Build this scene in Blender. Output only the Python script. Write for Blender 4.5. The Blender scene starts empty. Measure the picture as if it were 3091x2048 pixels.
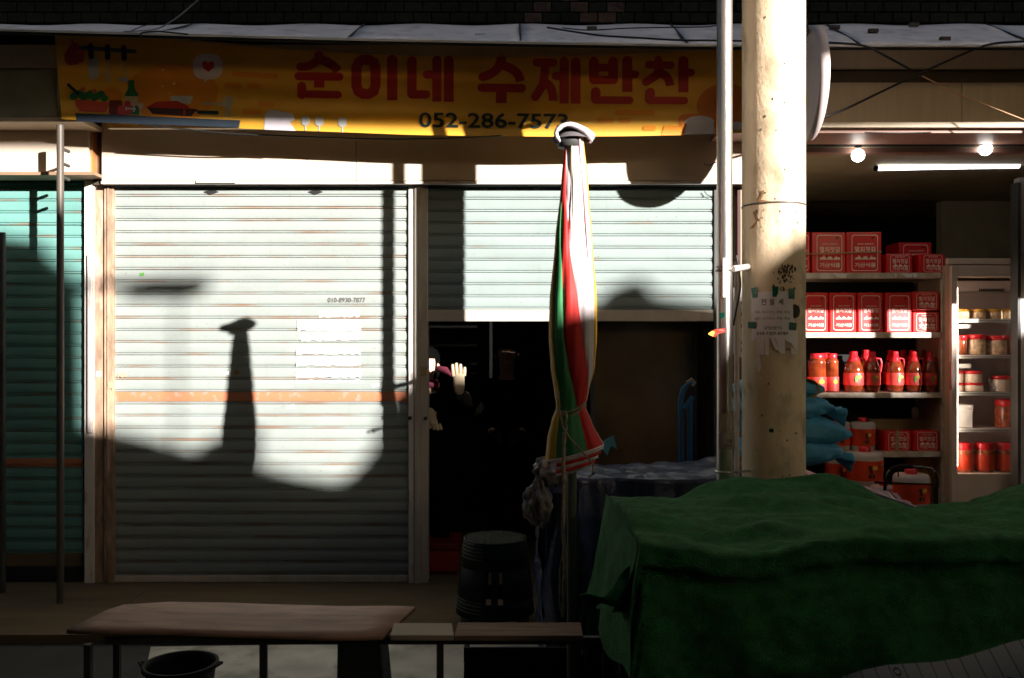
import bpy, bmesh, math, random
from mathutils import Vector, Matrix, noise
from mathutils.geometry import delaunay_2d_cdt
random.seed(7)
scn = bpy.context.scene
COL = scn.collection
R = math.radians

# ------------------------------------------------------------------ camera, sky, sun, exposure
cam_d = bpy.data.cameras.new('camera'); cam = bpy.data.objects.new('camera', cam_d); COL.objects.link(cam)
cam.location = (0, -6, 1.6); cam.rotation_euler = (R(90), 0, 0)
cam_d.lens = 31.64; cam_d.sensor_width = 36; cam_d.shift_y = 0.003; cam_d.clip_end = 2000; cam_d.clip_start = .05
cam_d.dof.use_dof = True; cam_d.dof.focus_distance = 5.2; cam_d.dof.aperture_fstop = 4.0
scn.camera = cam
TX, TZ = .86, .30                      # the sun stands TX to the right and TZ up per metre in front of the facade
world = bpy.data.worlds.new('World'); scn.world = world; world.use_nodes = True
wn = world.node_tree.nodes; bg = wn['Background']
sky = wn.new('ShaderNodeTexSky'); sky.sky_type = 'NISHITA'; sky.sun_disc = False; sky.dust_density = 3.0; sky.ozone_density = .3
sky.sun_elevation = math.atan2(TZ, math.hypot(1, TX)); sky.sun_rotation = math.atan2(TX, -1)
world.node_tree.links.new(sky.outputs[0], bg.inputs[0]); bg.inputs[1].default_value = .05
sun_d = bpy.data.lights.new('sun', 'SUN'); sun_d.energy = 5; sun_d.angle = R(.53); sun_d.color = (1, .93, .88)
sun = bpy.data.objects.new('sun', sun_d); COL.objects.link(sun)
sun.rotation_euler = Vector((TX, -1, TZ)).to_track_quat('Z', 'Y').to_euler()
vs = scn.view_settings; vs.view_transform = 'Standard'; vs.look = 'None'; vs.exposure = 1.5; vs.gamma = 1; vs.use_curve_mapping = False
scn.cycles.max_bounces = 6

# ------------------------------------------------------------------ helpers
F = 2716.7
def P(X, Y, d):                        # a sight line through the measured point, followed to distance d
    return Vector(((X-1545.5)/F*d, d-6, 1.6+(1032.4-Y)/F*d))
def S(x, d): return x/F*d
def C1(x, y): return (x/2.1482, y/2.1482)
def C2(x, y): return (1000+x/2.1482, y/2.1482)
def C3(x, y): return (1991+x/2.1482, y/2.1482)
def C6(x, y): return (1991+x/2.1482, 650+y/2.1482)
def C9(x, y): return (1991+x/2.1482, 1318+y/2.1482)
def D(x, y): return (x*1.30587, y*1.30587)

MATS = {}
def M(name, col, rough=.6, metal=0, var=.15, scale=6, bump=0, bscale=60, stain=None, stain_amt=.4, stain_scale=3, stretch=(1, 1, 1), spec=.5, coat=0, stain_sharp=.12):
    if name in MATS: return MATS[name]
    m = bpy.data.materials.new(name); m.use_nodes = True; MATS[name] = m
    nt = m.node_tree; n = nt.nodes; L = nt.links; b = n['Principled BSDF']
    b.inputs['Roughness'].default_value = rough; b.inputs['Metallic'].default_value = metal
    b.inputs['Specular IOR Level'].default_value = spec; b.inputs['Coat Weight'].default_value = coat
    g = n.new('ShaderNodeNewGeometry'); mp = n.new('ShaderNodeMapping'); mp.inputs['Scale'].default_value = stretch
    L.new(g.outputs['Position'], mp.inputs[0])
    def noise(sc, det=5):
        t = n.new('ShaderNodeTexNoise'); t.inputs['Scale'].default_value = sc; t.inputs['Detail'].default_value = det
        L.new(mp.outputs[0], t.inputs['Vector']); return t.outputs['Fac']
    def mix(f, a, c):
        x = n.new('ShaderNodeMix'); x.data_type = 'RGBA'
        if isinstance(f, float): x.inputs[0].default_value = f
        else: L.new(f, x.inputs[0])
        for k, v in ((6, a), (7, c)):
            if isinstance(v, tuple): x.inputs[k].default_value = v
            else: L.new(v, x.inputs[k])
        return x.outputs[2]
    def ramp(f, a, c):
        r = n.new('ShaderNodeMapRange'); r.inputs['From Min'].default_value = a; r.inputs['From Max'].default_value = c
        L.new(f, r.inputs['Value']); return r.outputs['Result']
    lo = tuple(max(0, c*(1-var)) for c in col)+(1,); hi = tuple(min(1, c*(1+var)) for c in col)+(1,)
    c = mix(ramp(noise(scale), .3, .7), lo, hi)
    if stain:
        s = ramp(noise(stain_scale, 8), .56-stain_sharp*.2, .56+stain_sharp)
        mm = n.new('ShaderNodeMath'); mm.operation = 'MULTIPLY'; L.new(s, mm.inputs[0]); mm.inputs[1].default_value = stain_amt
        c = mix(mm.outputs[0], c, tuple(stain)+(1,))
    L.new(c, b.inputs['Base Color'])
    if bump:
        bu = n.new('ShaderNodeBump'); bu.inputs['Strength'].default_value = bump; bu.inputs['Distance'].default_value = .01
        L.new(noise(bscale), bu.inputs['Height']); L.new(bu.outputs[0], b.inputs['Normal'])
    return m
def emis(name, col, st):
    m = bpy.data.materials.new(name); m.use_nodes = True; b = m.node_tree.nodes['Principled BSDF']
    b.inputs['Base Color'].default_value = (*col, 1); b.inputs['Emission Color'].default_value = (*col, 1); b.inputs['Emission Strength'].default_value = st
    return m
def glass(name, tint=(1, 1, 1), gl=.08, rough=.03):
    m = bpy.data.materials.new(name); m.use_nodes = True; nt = m.node_tree; n = nt.nodes; n.clear()
    o = n.new('ShaderNodeOutputMaterial'); t = n.new('ShaderNodeBsdfTransparent'); t.inputs[0].default_value = (*tint, 1)
    g = n.new('ShaderNodeBsdfGlossy'); g.inputs['Roughness'].default_value = rough
    x = n.new('ShaderNodeMixShader'); x.inputs[0].default_value = gl
    nt.links.new(t.outputs[0], x.inputs[1]); nt.links.new(g.outputs[0], x.inputs[2]); nt.links.new(x.outputs[0], o.inputs[0])
    return m

def wloc(o):
    v = Vector((0, 0, 0))
    while o is not None: v += o.location; o = o.parent
    return v
class MB:
    def __init__(s): s.v = []; s.f = []; s.smooth = []
    def add(s, vs_, fs, sm=False):
        k = len(s.v); s.v += [Vector(v) for v in vs_]
        for f in fs: s.f.append([i+k for i in f]); s.smooth.append(sm)
        return s
    def box(s, x0, x1, y0, y1, z0, z1):
        vs_ = [(x, y, z) for x in (x0, x1) for y in (y0, y1) for z in (z0, z1)]
        return s.add(vs_, [(0, 1, 3, 2), (4, 6, 7, 5), (0, 4, 5, 1), (2, 3, 7, 6), (0, 2, 6, 4), (1, 5, 7, 3)])
    def pbox(s, a, b, d, th):          # a, b = measured corners of the front face at distance d; th = depth behind it
        p = P(*a, d); q = P(*b, d)
        return s.box(min(p.x, q.x), max(p.x, q.x), d-6, d-6+th, min(p.z, q.z), max(p.z, q.z))
    def tube(s, pts, r, n=8, cap=True):
        pts = [Vector(p) for p in pts]; m = len(pts); rr = r if isinstance(r, (list, tuple)) else [r]*m
        rings = []; up = None
        for i, p in enumerate(pts):
            t = (pts[min(i+1, m-1)]-pts[max(i-1, 0)]).normalized()
            if up is None: up = t.orthogonal().normalized()
            up = (up-t*up.dot(t)); up = up.normalized() if up.length > 1e-6 else t.orthogonal().normalized()
            w = t.cross(up)
            rings.append([p+(up*math.cos(a)+w*math.sin(a))*rr[i] for a in [2*math.pi*k/n for k in range(n)]])
        vs_ = [v for g in rings for v in g]; fs = []
        for i in range(m-1):
            for k in range(n): fs.append((i*n+k, i*n+(k+1) % n, (i+1)*n+(k+1) % n, (i+1)*n+k))
        s.add(vs_, fs, True)
        if cap: s.add(rings[0], [tuple(range(n))[::-1]]); s.add(rings[-1], [tuple(range(n))])
        return s
    def lathe(s, prof, c=(0, 0, 0), n=20, sm=True):
        vs_ = [(c[0]+r*math.cos(2*math.pi*k/n), c[1]+r*math.sin(2*math.pi*k/n), c[2]+z) for r, z in prof for k in range(n)]
        fs = [(i*n+k, i*n+(k+1) % n, (i+1)*n+(k+1) % n, (i+1)*n+k) for i in range(len(prof)-1) for k in range(n)]
        return s.add(vs_, fs, sm)
    def prism(s, poly, y0, y1):        # poly in x,z
        n = len(poly); vs_ = [(x, y0, z) for x, z in poly]+[(x, y1, z) for x, z in poly]
        fs = [tuple(range(n)), tuple(range(2*n-1, n-1, -1))]+[(i, (i+1) % n, n+(i+1) % n, n+i) for i in range(n)]
        return s.add(vs_, fs)
    def grid(s, nx, ny, fn, sm=True):
        vs_ = [fn(i/nx, j/ny) for j in range(ny+1) for i in range(nx+1)]
        fs = [(j*(nx+1)+i, j*(nx+1)+i+1, (j+1)*(nx+1)+i+1, (j+1)*(nx+1)+i) for j in range(ny) for i in range(nx)]
        return s.add(vs_, fs, sm)
    def build(s, name, mat, parent=None, thick=0, bevel=0):
        me = bpy.data.meshes.new(name); vs_ = s.v
        o = bpy.data.objects.new(name, me); COL.objects.link(o)
        if parent is not None:
            off = wloc(parent); vs_ = [v-off for v in vs_]; o.parent = parent
        else:
            xs = [v.x for v in vs_]; ys = [v.y for v in vs_]; zs = [v.z for v in vs_]
            off = Vector(((min(xs)+max(xs))/2, (min(ys)+max(ys))/2, min(zs))); vs_ = [v-off for v in vs_]; o.location = off
        me.from_pydata([tuple(v) for v in vs_], [], s.f); me.polygons.foreach_set('use_smooth', s.smooth)
        me.materials.append(mat)
        bm = bmesh.new(); bm.from_mesh(me); bmesh.ops.recalc_face_normals(bm, faces=bm.faces); bm.to_mesh(me); bm.free(); me.update()
        if thick: md = o.modifiers.new('thickness', 'SOLIDIFY'); md.thickness = thick; md.offset = 0
        if bevel: md = o.modifiers.new('bevel', 'BEVEL'); md.width = bevel; md.segments = 2; md.limit_method = 'ANGLE'
        return o
def tag(o, label=None, cat=None, group=None, kind=None):
    for k, v in (('label', label), ('category', cat), ('group', group), ('kind', kind)):
        if v: o[k] = v
    return o
def thing(name, label, cat, loc=(0, 0, 0), group=None):
    o = bpy.data.objects.new(name, None); COL.objects.link(o); o.location = loc; o.empty_display_size = .1
    return tag(o, label, cat, group)
def copy_tree(o, parent=None):
    c = o.copy(); COL.objects.link(c); c.parent = parent
    for ch in o.children: copy_tree(ch, c)
    return c
def dup(o, loc, label, group=None, rot=None, scale=None):
    c = copy_tree(o); c.location = loc; c['label'] = label
    if group: c['group'] = group
    if rot is not None: c.rotation_euler = rot
    if scale is not None: c.scale = scale
    return c

# flat print: a polygon in print coordinates, filled with small faces and laid onto a surface function
def poly_mesh(mb, outline, fn, step):
    o2 = []
    for i, p in enumerate(outline):
        q = outline[(i+1) % len(outline)]; m = max(1, int(math.hypot(q[0]-p[0], q[1]-p[1])/step+.5))
        o2 += [(p[0]+(q[0]-p[0])*k/m, p[1]+(q[1]-p[1])*k/m) for k in range(m)]
    outline = o2
    xs = [p[0] for p in outline]; ys = [p[1] for p in outline]
    pts = [Vector(p) for p in outline]; n = len(pts)
    def inside(x, y):
        c = False
        for i in range(n):
            a, b = pts[i], pts[i-1]
            if (a.y > y) != (b.y > y) and x < (b.x-a.x)*(y-a.y)/(b.y-a.y)+a.x: c = not c
        return c
    ext = []
    x = min(xs)+step/2
    while x < max(xs):
        y = min(ys)+step/2
        while y < max(ys):
            if inside(x, y): ext.append(Vector((x, y)))
            y += step
        x += step
    r = delaunay_2d_cdt(pts+ext, [], [list(range(n))], 1, 1e-4)
    mb.add([fn(v.x, v.y) for v in r[0]], r[2], True)
def stroke_poly(path, w, r0=True, r1=True):
    path = [Vector(p) for p in path]; n = len(path); L_ = []; R_ = []
    for i, p in enumerate(path):
        a = (path[i]-path[i-1]).normalized() if i > 0 else None; b = (path[i+1]-path[i]).normalized() if i < n-1 else None
        t = (a or b) if (a is None or b is None) else (a+b).normalized()
        k = 1 if (a is None or b is None) else 1/max(.6, t.dot(a))
        nn = Vector((-t.y, t.x))*w/2*k
        L_.append(p+nn); R_.append(p-nn)
    def arc(c, frm, sgn):
        return [c+Matrix.Rotation(sgn*math.pi*k/8, 2) @ (frm-c) for k in range(1, 8)]
    out = list(L_)
    if r1: out += arc(path[-1], L_[-1], -1)
    out += R_[::-1]
    if r0: out += arc(path[0], R_[0], -1)
    return [tuple(v) for v in out]
def bez(a, b, c, n=7):
    a, b, c = Vector(a), Vector(b), Vector(c)
    return [tuple(a*(1-t)**2+b*2*t*(1-t)+c*t*t) for t in [k/n for k in range(n+1)]]
def ell(cx, cy, rx, ry, n=24): return [(cx+rx*math.cos(2*math.pi*k/n), cy+ry*math.sin(2*math.pi*k/n)) for k in range(n)]
def rrect(x0, y0, x1, y1, r, n=4):
    o = []
    for cx, cy, a0 in ((x1-r, y0+r, -90), (x1-r, y1-r, 0), (x0+r, y1-r, 90), (x0+r, y0+r, 180)):
        o += [(cx+r*math.cos(R(a0+90*k/n)), cy+r*math.sin(R(a0+90*k/n))) for k in range(n+1)]
    return o
TXT = {}
def text2d(body, bold=0):
    k = (body, bold)
    if k not in TXT:
        c = bpy.data.curves.new('lettering', 'FONT'); c.body = body; c.offset = bold; c.resolution_u = 3
        o = bpy.data.objects.new('lettering', c); COL.objects.link(o); me = o.to_mesh()
        v = [(p.co.x, p.co.y) for p in me.vertices]; f = [tuple(q.vertices) for q in me.polygons]; o.to_mesh_clear()
        bpy.data.objects.remove(o); bpy.data.curves.remove(c)
        xs = [p[0] for p in v]; ys = [p[1] for p in v]; x0, x1, y0, y1 = min(xs), max(xs), min(ys), max(ys)
        TXT[k] = ([((a-x0)/(x1-x0), (b-y0)/(y1-y0)) for a, b in v], f)
    return TXT[k]
def text_on(mb, body, u0, v0, u1, v1, fn, bold=0):   # lettering stretched over the rectangle u0..u1, v0..v1 (v0 = baseline)
    v, f = text2d(body, bold)
    mb.add([fn(u0+a*(u1-u0), v0+b*(v1-v0)) for a, b in v], f)

# ------------------------------------------------------------------ materials
def shutter_mat(name, col, stripe_z, stripe_w, rust, seed, z0):
    m = bpy.data.materials.new(name); m.use_nodes = True; nt = m.node_tree; n = nt.nodes; L = nt.links; b = n['Principled BSDF']
    b.inputs['Roughness'].default_value = .65; b.inputs['Specular IOR Level'].default_value = .15
    g = n.new('ShaderNodeNewGeometry'); sp = n.new('ShaderNodeSeparateXYZ'); L.new(g.outputs['Position'], sp.inputs[0])
    def mapn(stretch, sc, det=6):
        mp = n.new('ShaderNodeMapping'); mp.inputs['Scale'].default_value = stretch; mp.inputs['Location'].default_value = (seed, seed, seed); L.new(g.outputs['Position'], mp.inputs[0])
        t = n.new('ShaderNodeTexNoise'); t.inputs['Scale'].default_value = sc; t.inputs['Detail'].default_value = det; L.new(mp.outputs[0], t.inputs['Vector']); return t.outputs['Fac']
    def math_(op, a, c=None, d=None):
        x = n.new('ShaderNodeMath'); x.operation = op
        for i, v in enumerate((a, c, d)):
            if v is None: continue
            if isinstance(v, (int, float)): x.inputs[i].default_value = v
            else: L.new(v, x.inputs[i])
        return x.outputs[0]
    def rng(f, a, c):
        r = n.new('ShaderNodeMapRange'); r.inputs['From Min'].default_value = a; r.inputs['From Max'].default_value = c; L.new(f, r.inputs['Value']); return r.outputs['Result']
    def mix(f, a, c):
        x = n.new('ShaderNodeMix'); x.data_type = 'RGBA'; L.new(f, x.inputs[0])
        for k, v in ((6, a), (7, c)):
            if isinstance(v, tuple): x.inputs[k].default_value = v
            else: L.new(v, x.inputs[k])
        return x.outputs[2]
    dk = tuple(c*.84 for c in col)+(1,)
    c = mix(rng(mapn((1, 1, 4), 2.2), .3, .75), (*col, 1), dk)
    c = mix(math_('MULTIPLY', rng(mapn((4, 1, .5), 5), .55, .8), .3), c, (col[0]*.75, col[1]*.72, col[2]*.62, 1))
    # stripe of orange paint
    st = math_('LESS_THAN', math_('ABSOLUTE', math_('SUBTRACT', sp.outputs[2], stripe_z)), stripe_w/2)
    st = math_('MULTIPLY', st, rng(mapn((2, 1, 2), 9), .25, .45))
    c = mix(st, c, (.50, .185, .095, 1))
    # rust that sits in the joints of the slats
    fr = math_('FRACT', math_('DIVIDE', math_('SUBTRACT', sp.outputs[2], z0-.008), .0813))
    j = rng(fr, .30, .18)
    rs = math_('MULTIPLY', j, rng(mapn((.9, 1, 5), 3, 9), .62-rust, .8-rust))
    c = mix(math_('MULTIPLY', rs, .75), c, (.27, .15, .085, 1))
    # grime specks
    c = mix(math_('MULTIPLY', rng(mapn((1, 1, 1), 60, 2), .70, .76), .6), c, (.2, .15, .1, 1))
    L.new(c, b.inputs['Base Color'])
    bu = n.new('ShaderNodeBump'); bu.inputs['Strength'].default_value = .25; bu.inputs['Distance'].default_value = .02
    L.new(mapn((1, 1, 1), 4, 3), bu.inputs['Height']); L.new(bu.outputs[0], b.inputs['Normal'])
    return m
m_shB = shutter_mat('pale mint shutter paint', (.305, .345, .325), 1.6+(342-396.5)/150, .062, .145, 3, 0.047+.008)
m_shC = shutter_mat('pale mint shutter paint cleaner', (.275, .335, .322), -5, .05, .06, 11, 1.816+.008)
m_shA = shutter_mat('turquoise shutter paint', (.15, .335, .30), 1.6+(342-463)/150, .06, .14, 23, .185+.008)
m_beige = M('beige panel', (.50, .40, .27), .55, var=.06, stain=(.36, .27, .17), stain_amt=.35, stain_scale=2.5, stretch=(6, 1, .5), stain_sharp=.25)
m_fascia = M('cream steel panel', (.62, .52, .42), .45, var=.05, stain=(.5, .4, .3), stain_amt=.25, stain_scale=3, stain_sharp=.3)
m_frame = M('aluminium frame', (.62, .55, .45), .45, var=.1, stain=(.35, .26, .18), stain_amt=.5, stretch=(2, 1, .6))
m_rusty = M('rusty jamb steel', (.34, .23, .15), .7, var=.35, scale=9, stain=(.72, .50, .40), stain_amt=.7, stain_scale=5, stretch=(2.5, 1, .7), bump=.4)
m_whitefr = M('white jamb', (.80, .74, .68), .5, var=.06, stain=(.4, .25, .15), stain_amt=.6, stain_scale=6, stretch=(3, 1, 1))
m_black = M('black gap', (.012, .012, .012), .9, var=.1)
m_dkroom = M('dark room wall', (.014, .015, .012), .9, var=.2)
m_slate = M('eave sheet', (.84, .77, .77), .5, var=.12, scale=5, stain=(.2, .19, .2), stain_amt=.4, stain_scale=7)
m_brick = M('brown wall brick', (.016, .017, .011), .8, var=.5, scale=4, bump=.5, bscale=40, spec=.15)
m_brick2 = M('orange brown brick', (.06, .03, .016), .8, var=.6, scale=20, bump=.8, bscale=50)
m_mortar = M('mortar', (.035, .034, .022), .9, bump=.5)
m_concrete = M('utility pole concrete', (.82, .64, .42), .75, var=.16, scale=5, stain=(.24, .15, .08), stain_amt=.85, stain_scale=9, bump=.25, bscale=70, stretch=(1, 1, .6), stain_sharp=.2)
m_steel = M('galvanised steel', (.60, .55, .50), .32, metal=.85, var=.25, scale=12, stretch=(3, 3, .3), bump=.1)
m_dirt = M('dirt smear', (.10, .07, .045), .9, var=.4, scale=30)
m_pipe = M('dull painted pipe', (.08, .065, .05), .5, var=.2, stretch=(1, 1, .4))
m_darksteel = M('dark painted steel', (.05, .05, .048), .5, var=.3)
m_navy = M('navy tarpaulin', (.045, .055, .11), .32, var=.35, scale=8, bump=1.0, bscale=20, stain=(.26, .22, .24), stain_amt=.35, stain_scale=6)
m_ply = M('worn plywood', (.40, .23, .15), .65, var=.2, scale=4, stretch=(1.2, 6, 1), stain=(.2, .10, .06), stain_amt=.5, stain_scale=6, bump=.2)
m_plank = M('grey weathered plank', (.30, .18, .115), .75, var=.3, scale=5, stretch=(1, 9, 1), bump=.4)
m_pale = M('pale scrap board', (.46, .38, .27), .7, var=.1)
m_blackpl = M('black plastic', (.004, .0045, .0045), .6, var=.3, spec=.2)
m_redpl = M('red plastic', (.42, .03, .015), .4, var=.15)
m_blue = M('light blue sack', (.08, .36, .56), .6, var=.18, scale=10, bump=.5, bscale=35)
m_rope = M('jute rope', (.40, .30, .19), .9, var=.3, scale=50, bump=.6, bscale=200)
m_paper = M('paper', (.80, .78, .76), .8, var=.05)
m_notice = M('notice paper', (.88, .80, .80), .8, var=.05, scale=20)
m_ink = M('black ink', (.02, .02, .02), .7)
m_greytape = M('green tape', (.0, .10, .065), .4, var=.2)
m_rack = M('rack steel', (.52, .44, .34), .45, var=.25, scale=14, stain=(.8, .85, .85), stain_amt=.5, stain_scale=5)
m_tin = M('glossy red tin', (.68, .012, .012), .28, var=.08, spec=.6, coat=.15)
m_print = M('white print', (.86, .74, .62), .4, var=.04)
m_amber = M('amber sauce in plastic', (.24, .038, .010), .12, var=.45, scale=14, spec=.7, coat=.6)
m_red2 = M('red cap plastic', (.74, .02, .03), .3, var=.06, coat=.3)
m_lab = M('pink red label', (.78, .07, .06), .4, var=.3, scale=12)
m_orl = M('red orange label', (.62, .05, .012), .45, var=.3, scale=9)
m_yel = M('yellow print', (.85, .42, .03), .5)
m_grnpr = M('green print', (.10, .30, .05), .5)
m_bkt = M('grey white bucket plastic', (.50, .45, .42), .5, var=.15)
m_jar = M('jar filled with pickles', (.62, .44, .28), .2, var=.5, scale=30, coat=.5)
m_jarw = M('jar filled with pale paste', (.80, .66, .52), .2, var=.15, coat=.5)
m_jarr = M('jar filled with red paste', (.42, .10, .04), .2, var=.5, scale=24, coat=.5)
m_wh = M('white plastic', (.85, .84, .82), .4, var=.04)
m_gold = M('gold yellow plastic', (.66, .33, .03), .35, var=.15)
m_card = M('cardboard', (.42, .30, .15), .8, var=.15)
m_fr_in = M('fridge lining', (.62, .53, .50), .45, var=.05)
m_wall2 = M('inner wall', (.34, .29, .19), .85, var=.1)
m_skin = M('skin', (.62, .38, .28), .5, var=.06)
m_glove = M('cotton work glove', (.68, .54, .36), .85, var=.1, bump=.4, bscale=150)
m_dkcloth = M('dark coat', (.003, .0035, .003), 1, spec=0)
m_dkcloth2 = M('dark knitted sleeve', (.03, .036, .030), .95, bump=.5, bscale=120)
m_pink = M('pink scarf', (.16, .02, .045), .85, var=.2, bump=.4)
m_road = M('asphalt road', (.055, .05, .04), .85, var=.25, scale=3, bump=.3, bscale=90)
m_pave = M('pavement slab concrete', (.15, .105, .05), .8, var=.18, scale=3, stain=(.06, .045, .03), stain_amt=.5, stain_scale=2, bump=.25, bscale=60, stretch=(.5, 3, 1))
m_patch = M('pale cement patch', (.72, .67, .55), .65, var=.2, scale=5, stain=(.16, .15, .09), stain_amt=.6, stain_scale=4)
m_floor = M('shop floor', (.13, .12, .1), .6)
m_cable = M('black cable', (.012, .012, .012), .5)
m_cable2 = M('grey cable', (.30, .30, .33), .5)
m_bulb = emis('lit bulb', (1, .95, .88), 3.6)
m_tubel = emis('lit tube', (.92, .96, 1), 1.6)
m_frlamp = emis('fridge lamp', (1, .78, .62), 8)
m_glass = glass('clear glass', (.93, .95, .94), .07)

# ------------------------------------------------------------------ ground
tag(MB().add([(-300, -300, -.05), (300, -300, -.05), (300, 300, -.05), (-300, 300, -.05)], [(0, 1, 2, 3)]).build('ground', m_road), kind='structure')
o = MB().box(-14, 14, -1.08, 2.0, -.048, 0).build('pavement', m_pave); tag(o, kind='structure')
mb = MB(); random.seed(5)
pl = [(-2.2+.9*0, -1.5)]
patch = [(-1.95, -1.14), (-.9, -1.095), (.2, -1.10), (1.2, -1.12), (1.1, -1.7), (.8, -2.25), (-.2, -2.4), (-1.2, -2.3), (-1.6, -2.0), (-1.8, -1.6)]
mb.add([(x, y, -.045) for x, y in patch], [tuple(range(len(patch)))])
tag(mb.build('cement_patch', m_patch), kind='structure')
tag(MB().box(1.56, 3.42, -.0, 2.3, .002, .02).build('shop_floor', m_floor), kind='structure')

# ------------------------------------------------------------------ building with its fascia, eave, bricks and shutters
B = thing('shop_building', 'low shop building with brick upper wall, cream fascia, tin eave and roller shutters', 'building', (0, 0, 0))
# brick wall
ZB = 3.60
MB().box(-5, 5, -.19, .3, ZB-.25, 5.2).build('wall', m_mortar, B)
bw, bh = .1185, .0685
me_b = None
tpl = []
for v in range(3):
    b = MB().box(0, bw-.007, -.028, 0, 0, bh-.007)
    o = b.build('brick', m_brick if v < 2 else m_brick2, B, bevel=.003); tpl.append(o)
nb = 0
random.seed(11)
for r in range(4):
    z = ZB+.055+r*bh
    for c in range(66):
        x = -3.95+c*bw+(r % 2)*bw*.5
        tinted = (r in (0, 1, 2) and -.02 < x < .62 and random.random() < .5)  # some bricks near the middle take the orange brown tint
        src = tpl[2] if tinted else tpl[0]
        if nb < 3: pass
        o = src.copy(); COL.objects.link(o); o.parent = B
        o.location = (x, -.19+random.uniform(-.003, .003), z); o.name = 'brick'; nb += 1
for o in tpl: bpy.data.objects.remove(o)
# eave: sloping sheets with standing seams, front edge bowed up at the left
def eave_front(x):  # z of the front edge
    ys = [(-3.0, 29), (-1.0, 38.5), (0, 42), (1.1, 45), (3.0, 45.5), (5, 45)]
    y = ys[0][1]
    for a, b in zip(ys[:-1], ys[1:]):
        if x > a[0]: y = a[1]+(b[1]-a[1])*min(1, (x-a[0])/(b[0]-a[0]))
    return 1.6+(342-y)/172.4
seams = [-4.6, -3.35, -2.05, -.95, .05, 1.02, 2.02, 3.05, 4.6]
for a, b in zip(seams[:-1], seams[1:]):
    def ef(u, v, a=a, b=b):
        x = a+.004+(b-a-.008)*u; xb = x*1.0
        z = eave_front(x)*(1-v)+(ZB+.04)*v + .006*math.sin(x*9+v*7)
        return (xb, -.78+.57*v, z)
    MB().grid(14, 6, ef).build('roof_sheet', m_slate, B, thick=.006)
for x in seams[1:-1]:
    MB().tube([(x, -.78, eave_front(x)+.006), (x, -.21, ZB+.046)], .006, 5).build('roof_seam', m_darksteel, B)
mb = MB(); pts = [(x*.25, -.79, eave_front(x*.25)-.004) for x in range(-19, 20)]
mb.tube(pts, .009, 6); mb.build('eave_edge', M('pale edge trim', (.75, .72, .70), .4), B)
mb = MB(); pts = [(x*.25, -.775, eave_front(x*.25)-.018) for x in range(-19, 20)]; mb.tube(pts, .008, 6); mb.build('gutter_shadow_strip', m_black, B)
# debris lying on the eave
mb = MB()
for x, y in (C3(1135, 183), C3(1385, 205), C3(1650, 165), C3(1850, 258), C2(455, 243), C2(965, 240), C2(1690, 190), C1(1805, 262)):
    k = (1032.4-y)/F; d = 5.5
    for i_ in range(57):
        d = 5.23+.01*i_
        if 1.6+k*d < 3.32+(d-5.22)/.57*.34: break
    p = P(x, y, d); p.z += .006
    mb.box(p.x-.03, p.x+.03, p.y-.012, p.y+.012, p.z-.01, p.z+.01)
tag(mb.build('debris', m_dirt, B), kind='stuff')
# soffit boards right behind and below the eave edge
mb = MB().box(-5, 5, -.40, -.36, 1.6+(342-67)/161, 3.45); mb.build('upper_board', m_beige, B)
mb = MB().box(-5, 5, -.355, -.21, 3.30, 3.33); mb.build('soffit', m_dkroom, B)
# long sign board of the right shop (bare, streaked), and the matching one behind the banner
z1 = 1.6+(342-68)/159.6; z2 = 1.6+(342-128)/159.6
for a, b in ((-2.54, -.5), (-.5, 1.55), (1.55, 2.82), (2.82, 5)):
    MB().box(a+.002, b-.002, -.36, -.32, z2, z1-.09).build('sign_board', m_beige, B, bevel=.002)
MB().box(-5, 5, -.355, -.31, z1-.12, z1).build('recess', M('recess shade brown', (.10, .075, .04), .8), B)  # dark brown stands in for the soft shade in this groove
MB().box(1.3, 5, -.40, -.362, z2-.004, z2+.028).build('board_lip', M('cream lip', (.8, .68, .48), .4), B)
MB().box(1.3, 5, -.36, 0, z2-.03, z2-.006).build('board_soffit', M('red brown soffit', (.45, .26, .2), .5), B)
# left sign box
p0 = P(0, 150, 5.62); p1 = P(172, 362, 5.62)
MB().box(-5, p1.x, -.38, -.1, p1.z+.02, p0.z).build('sign_box', M('grey green sign box', (.22, .22, .17), .6, var=.2), B)
MB().box(-5, P(265, 0, 5.62).x-.03, -.385, -.1, p1.z-.012, p1.z+.016).build('sign_box_trim', m_beige, B)
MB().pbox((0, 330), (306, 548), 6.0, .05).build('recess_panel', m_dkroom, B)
# left header board, slab and black column
zb0 = P(0, 519, 5.85).z; zb1 = 2.98
MB().box(-5, P(266, 0, 5.85).x, -.15, 0, zb0, zb1).build('header_board', m_fascia, B, bevel=.004)
MB().box(P(266, 0, 5.85).x+.002, P(279, 0, 5.88).x, -.12, 0, zb0, zb1).build('header_return', M('orange brown return', (.45, .2, .07), .6), B)
MB().box(-5, P(285, 0, 5.8).x, -.2, .0, P(0, 528, 5.8).z, P(0, 519, 5.8).z).build('canopy_slab', M('slab edge brown', (.26, .17, .10), .7), B)
MB().box(P(282, 0, 5.95).x, P(303, 0, 5.95).x, -.05, .05, 2.64, 3.1).build('column_cover', M('dark rust column', (.07, .045, .03), .8, var=.4), B)
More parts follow.
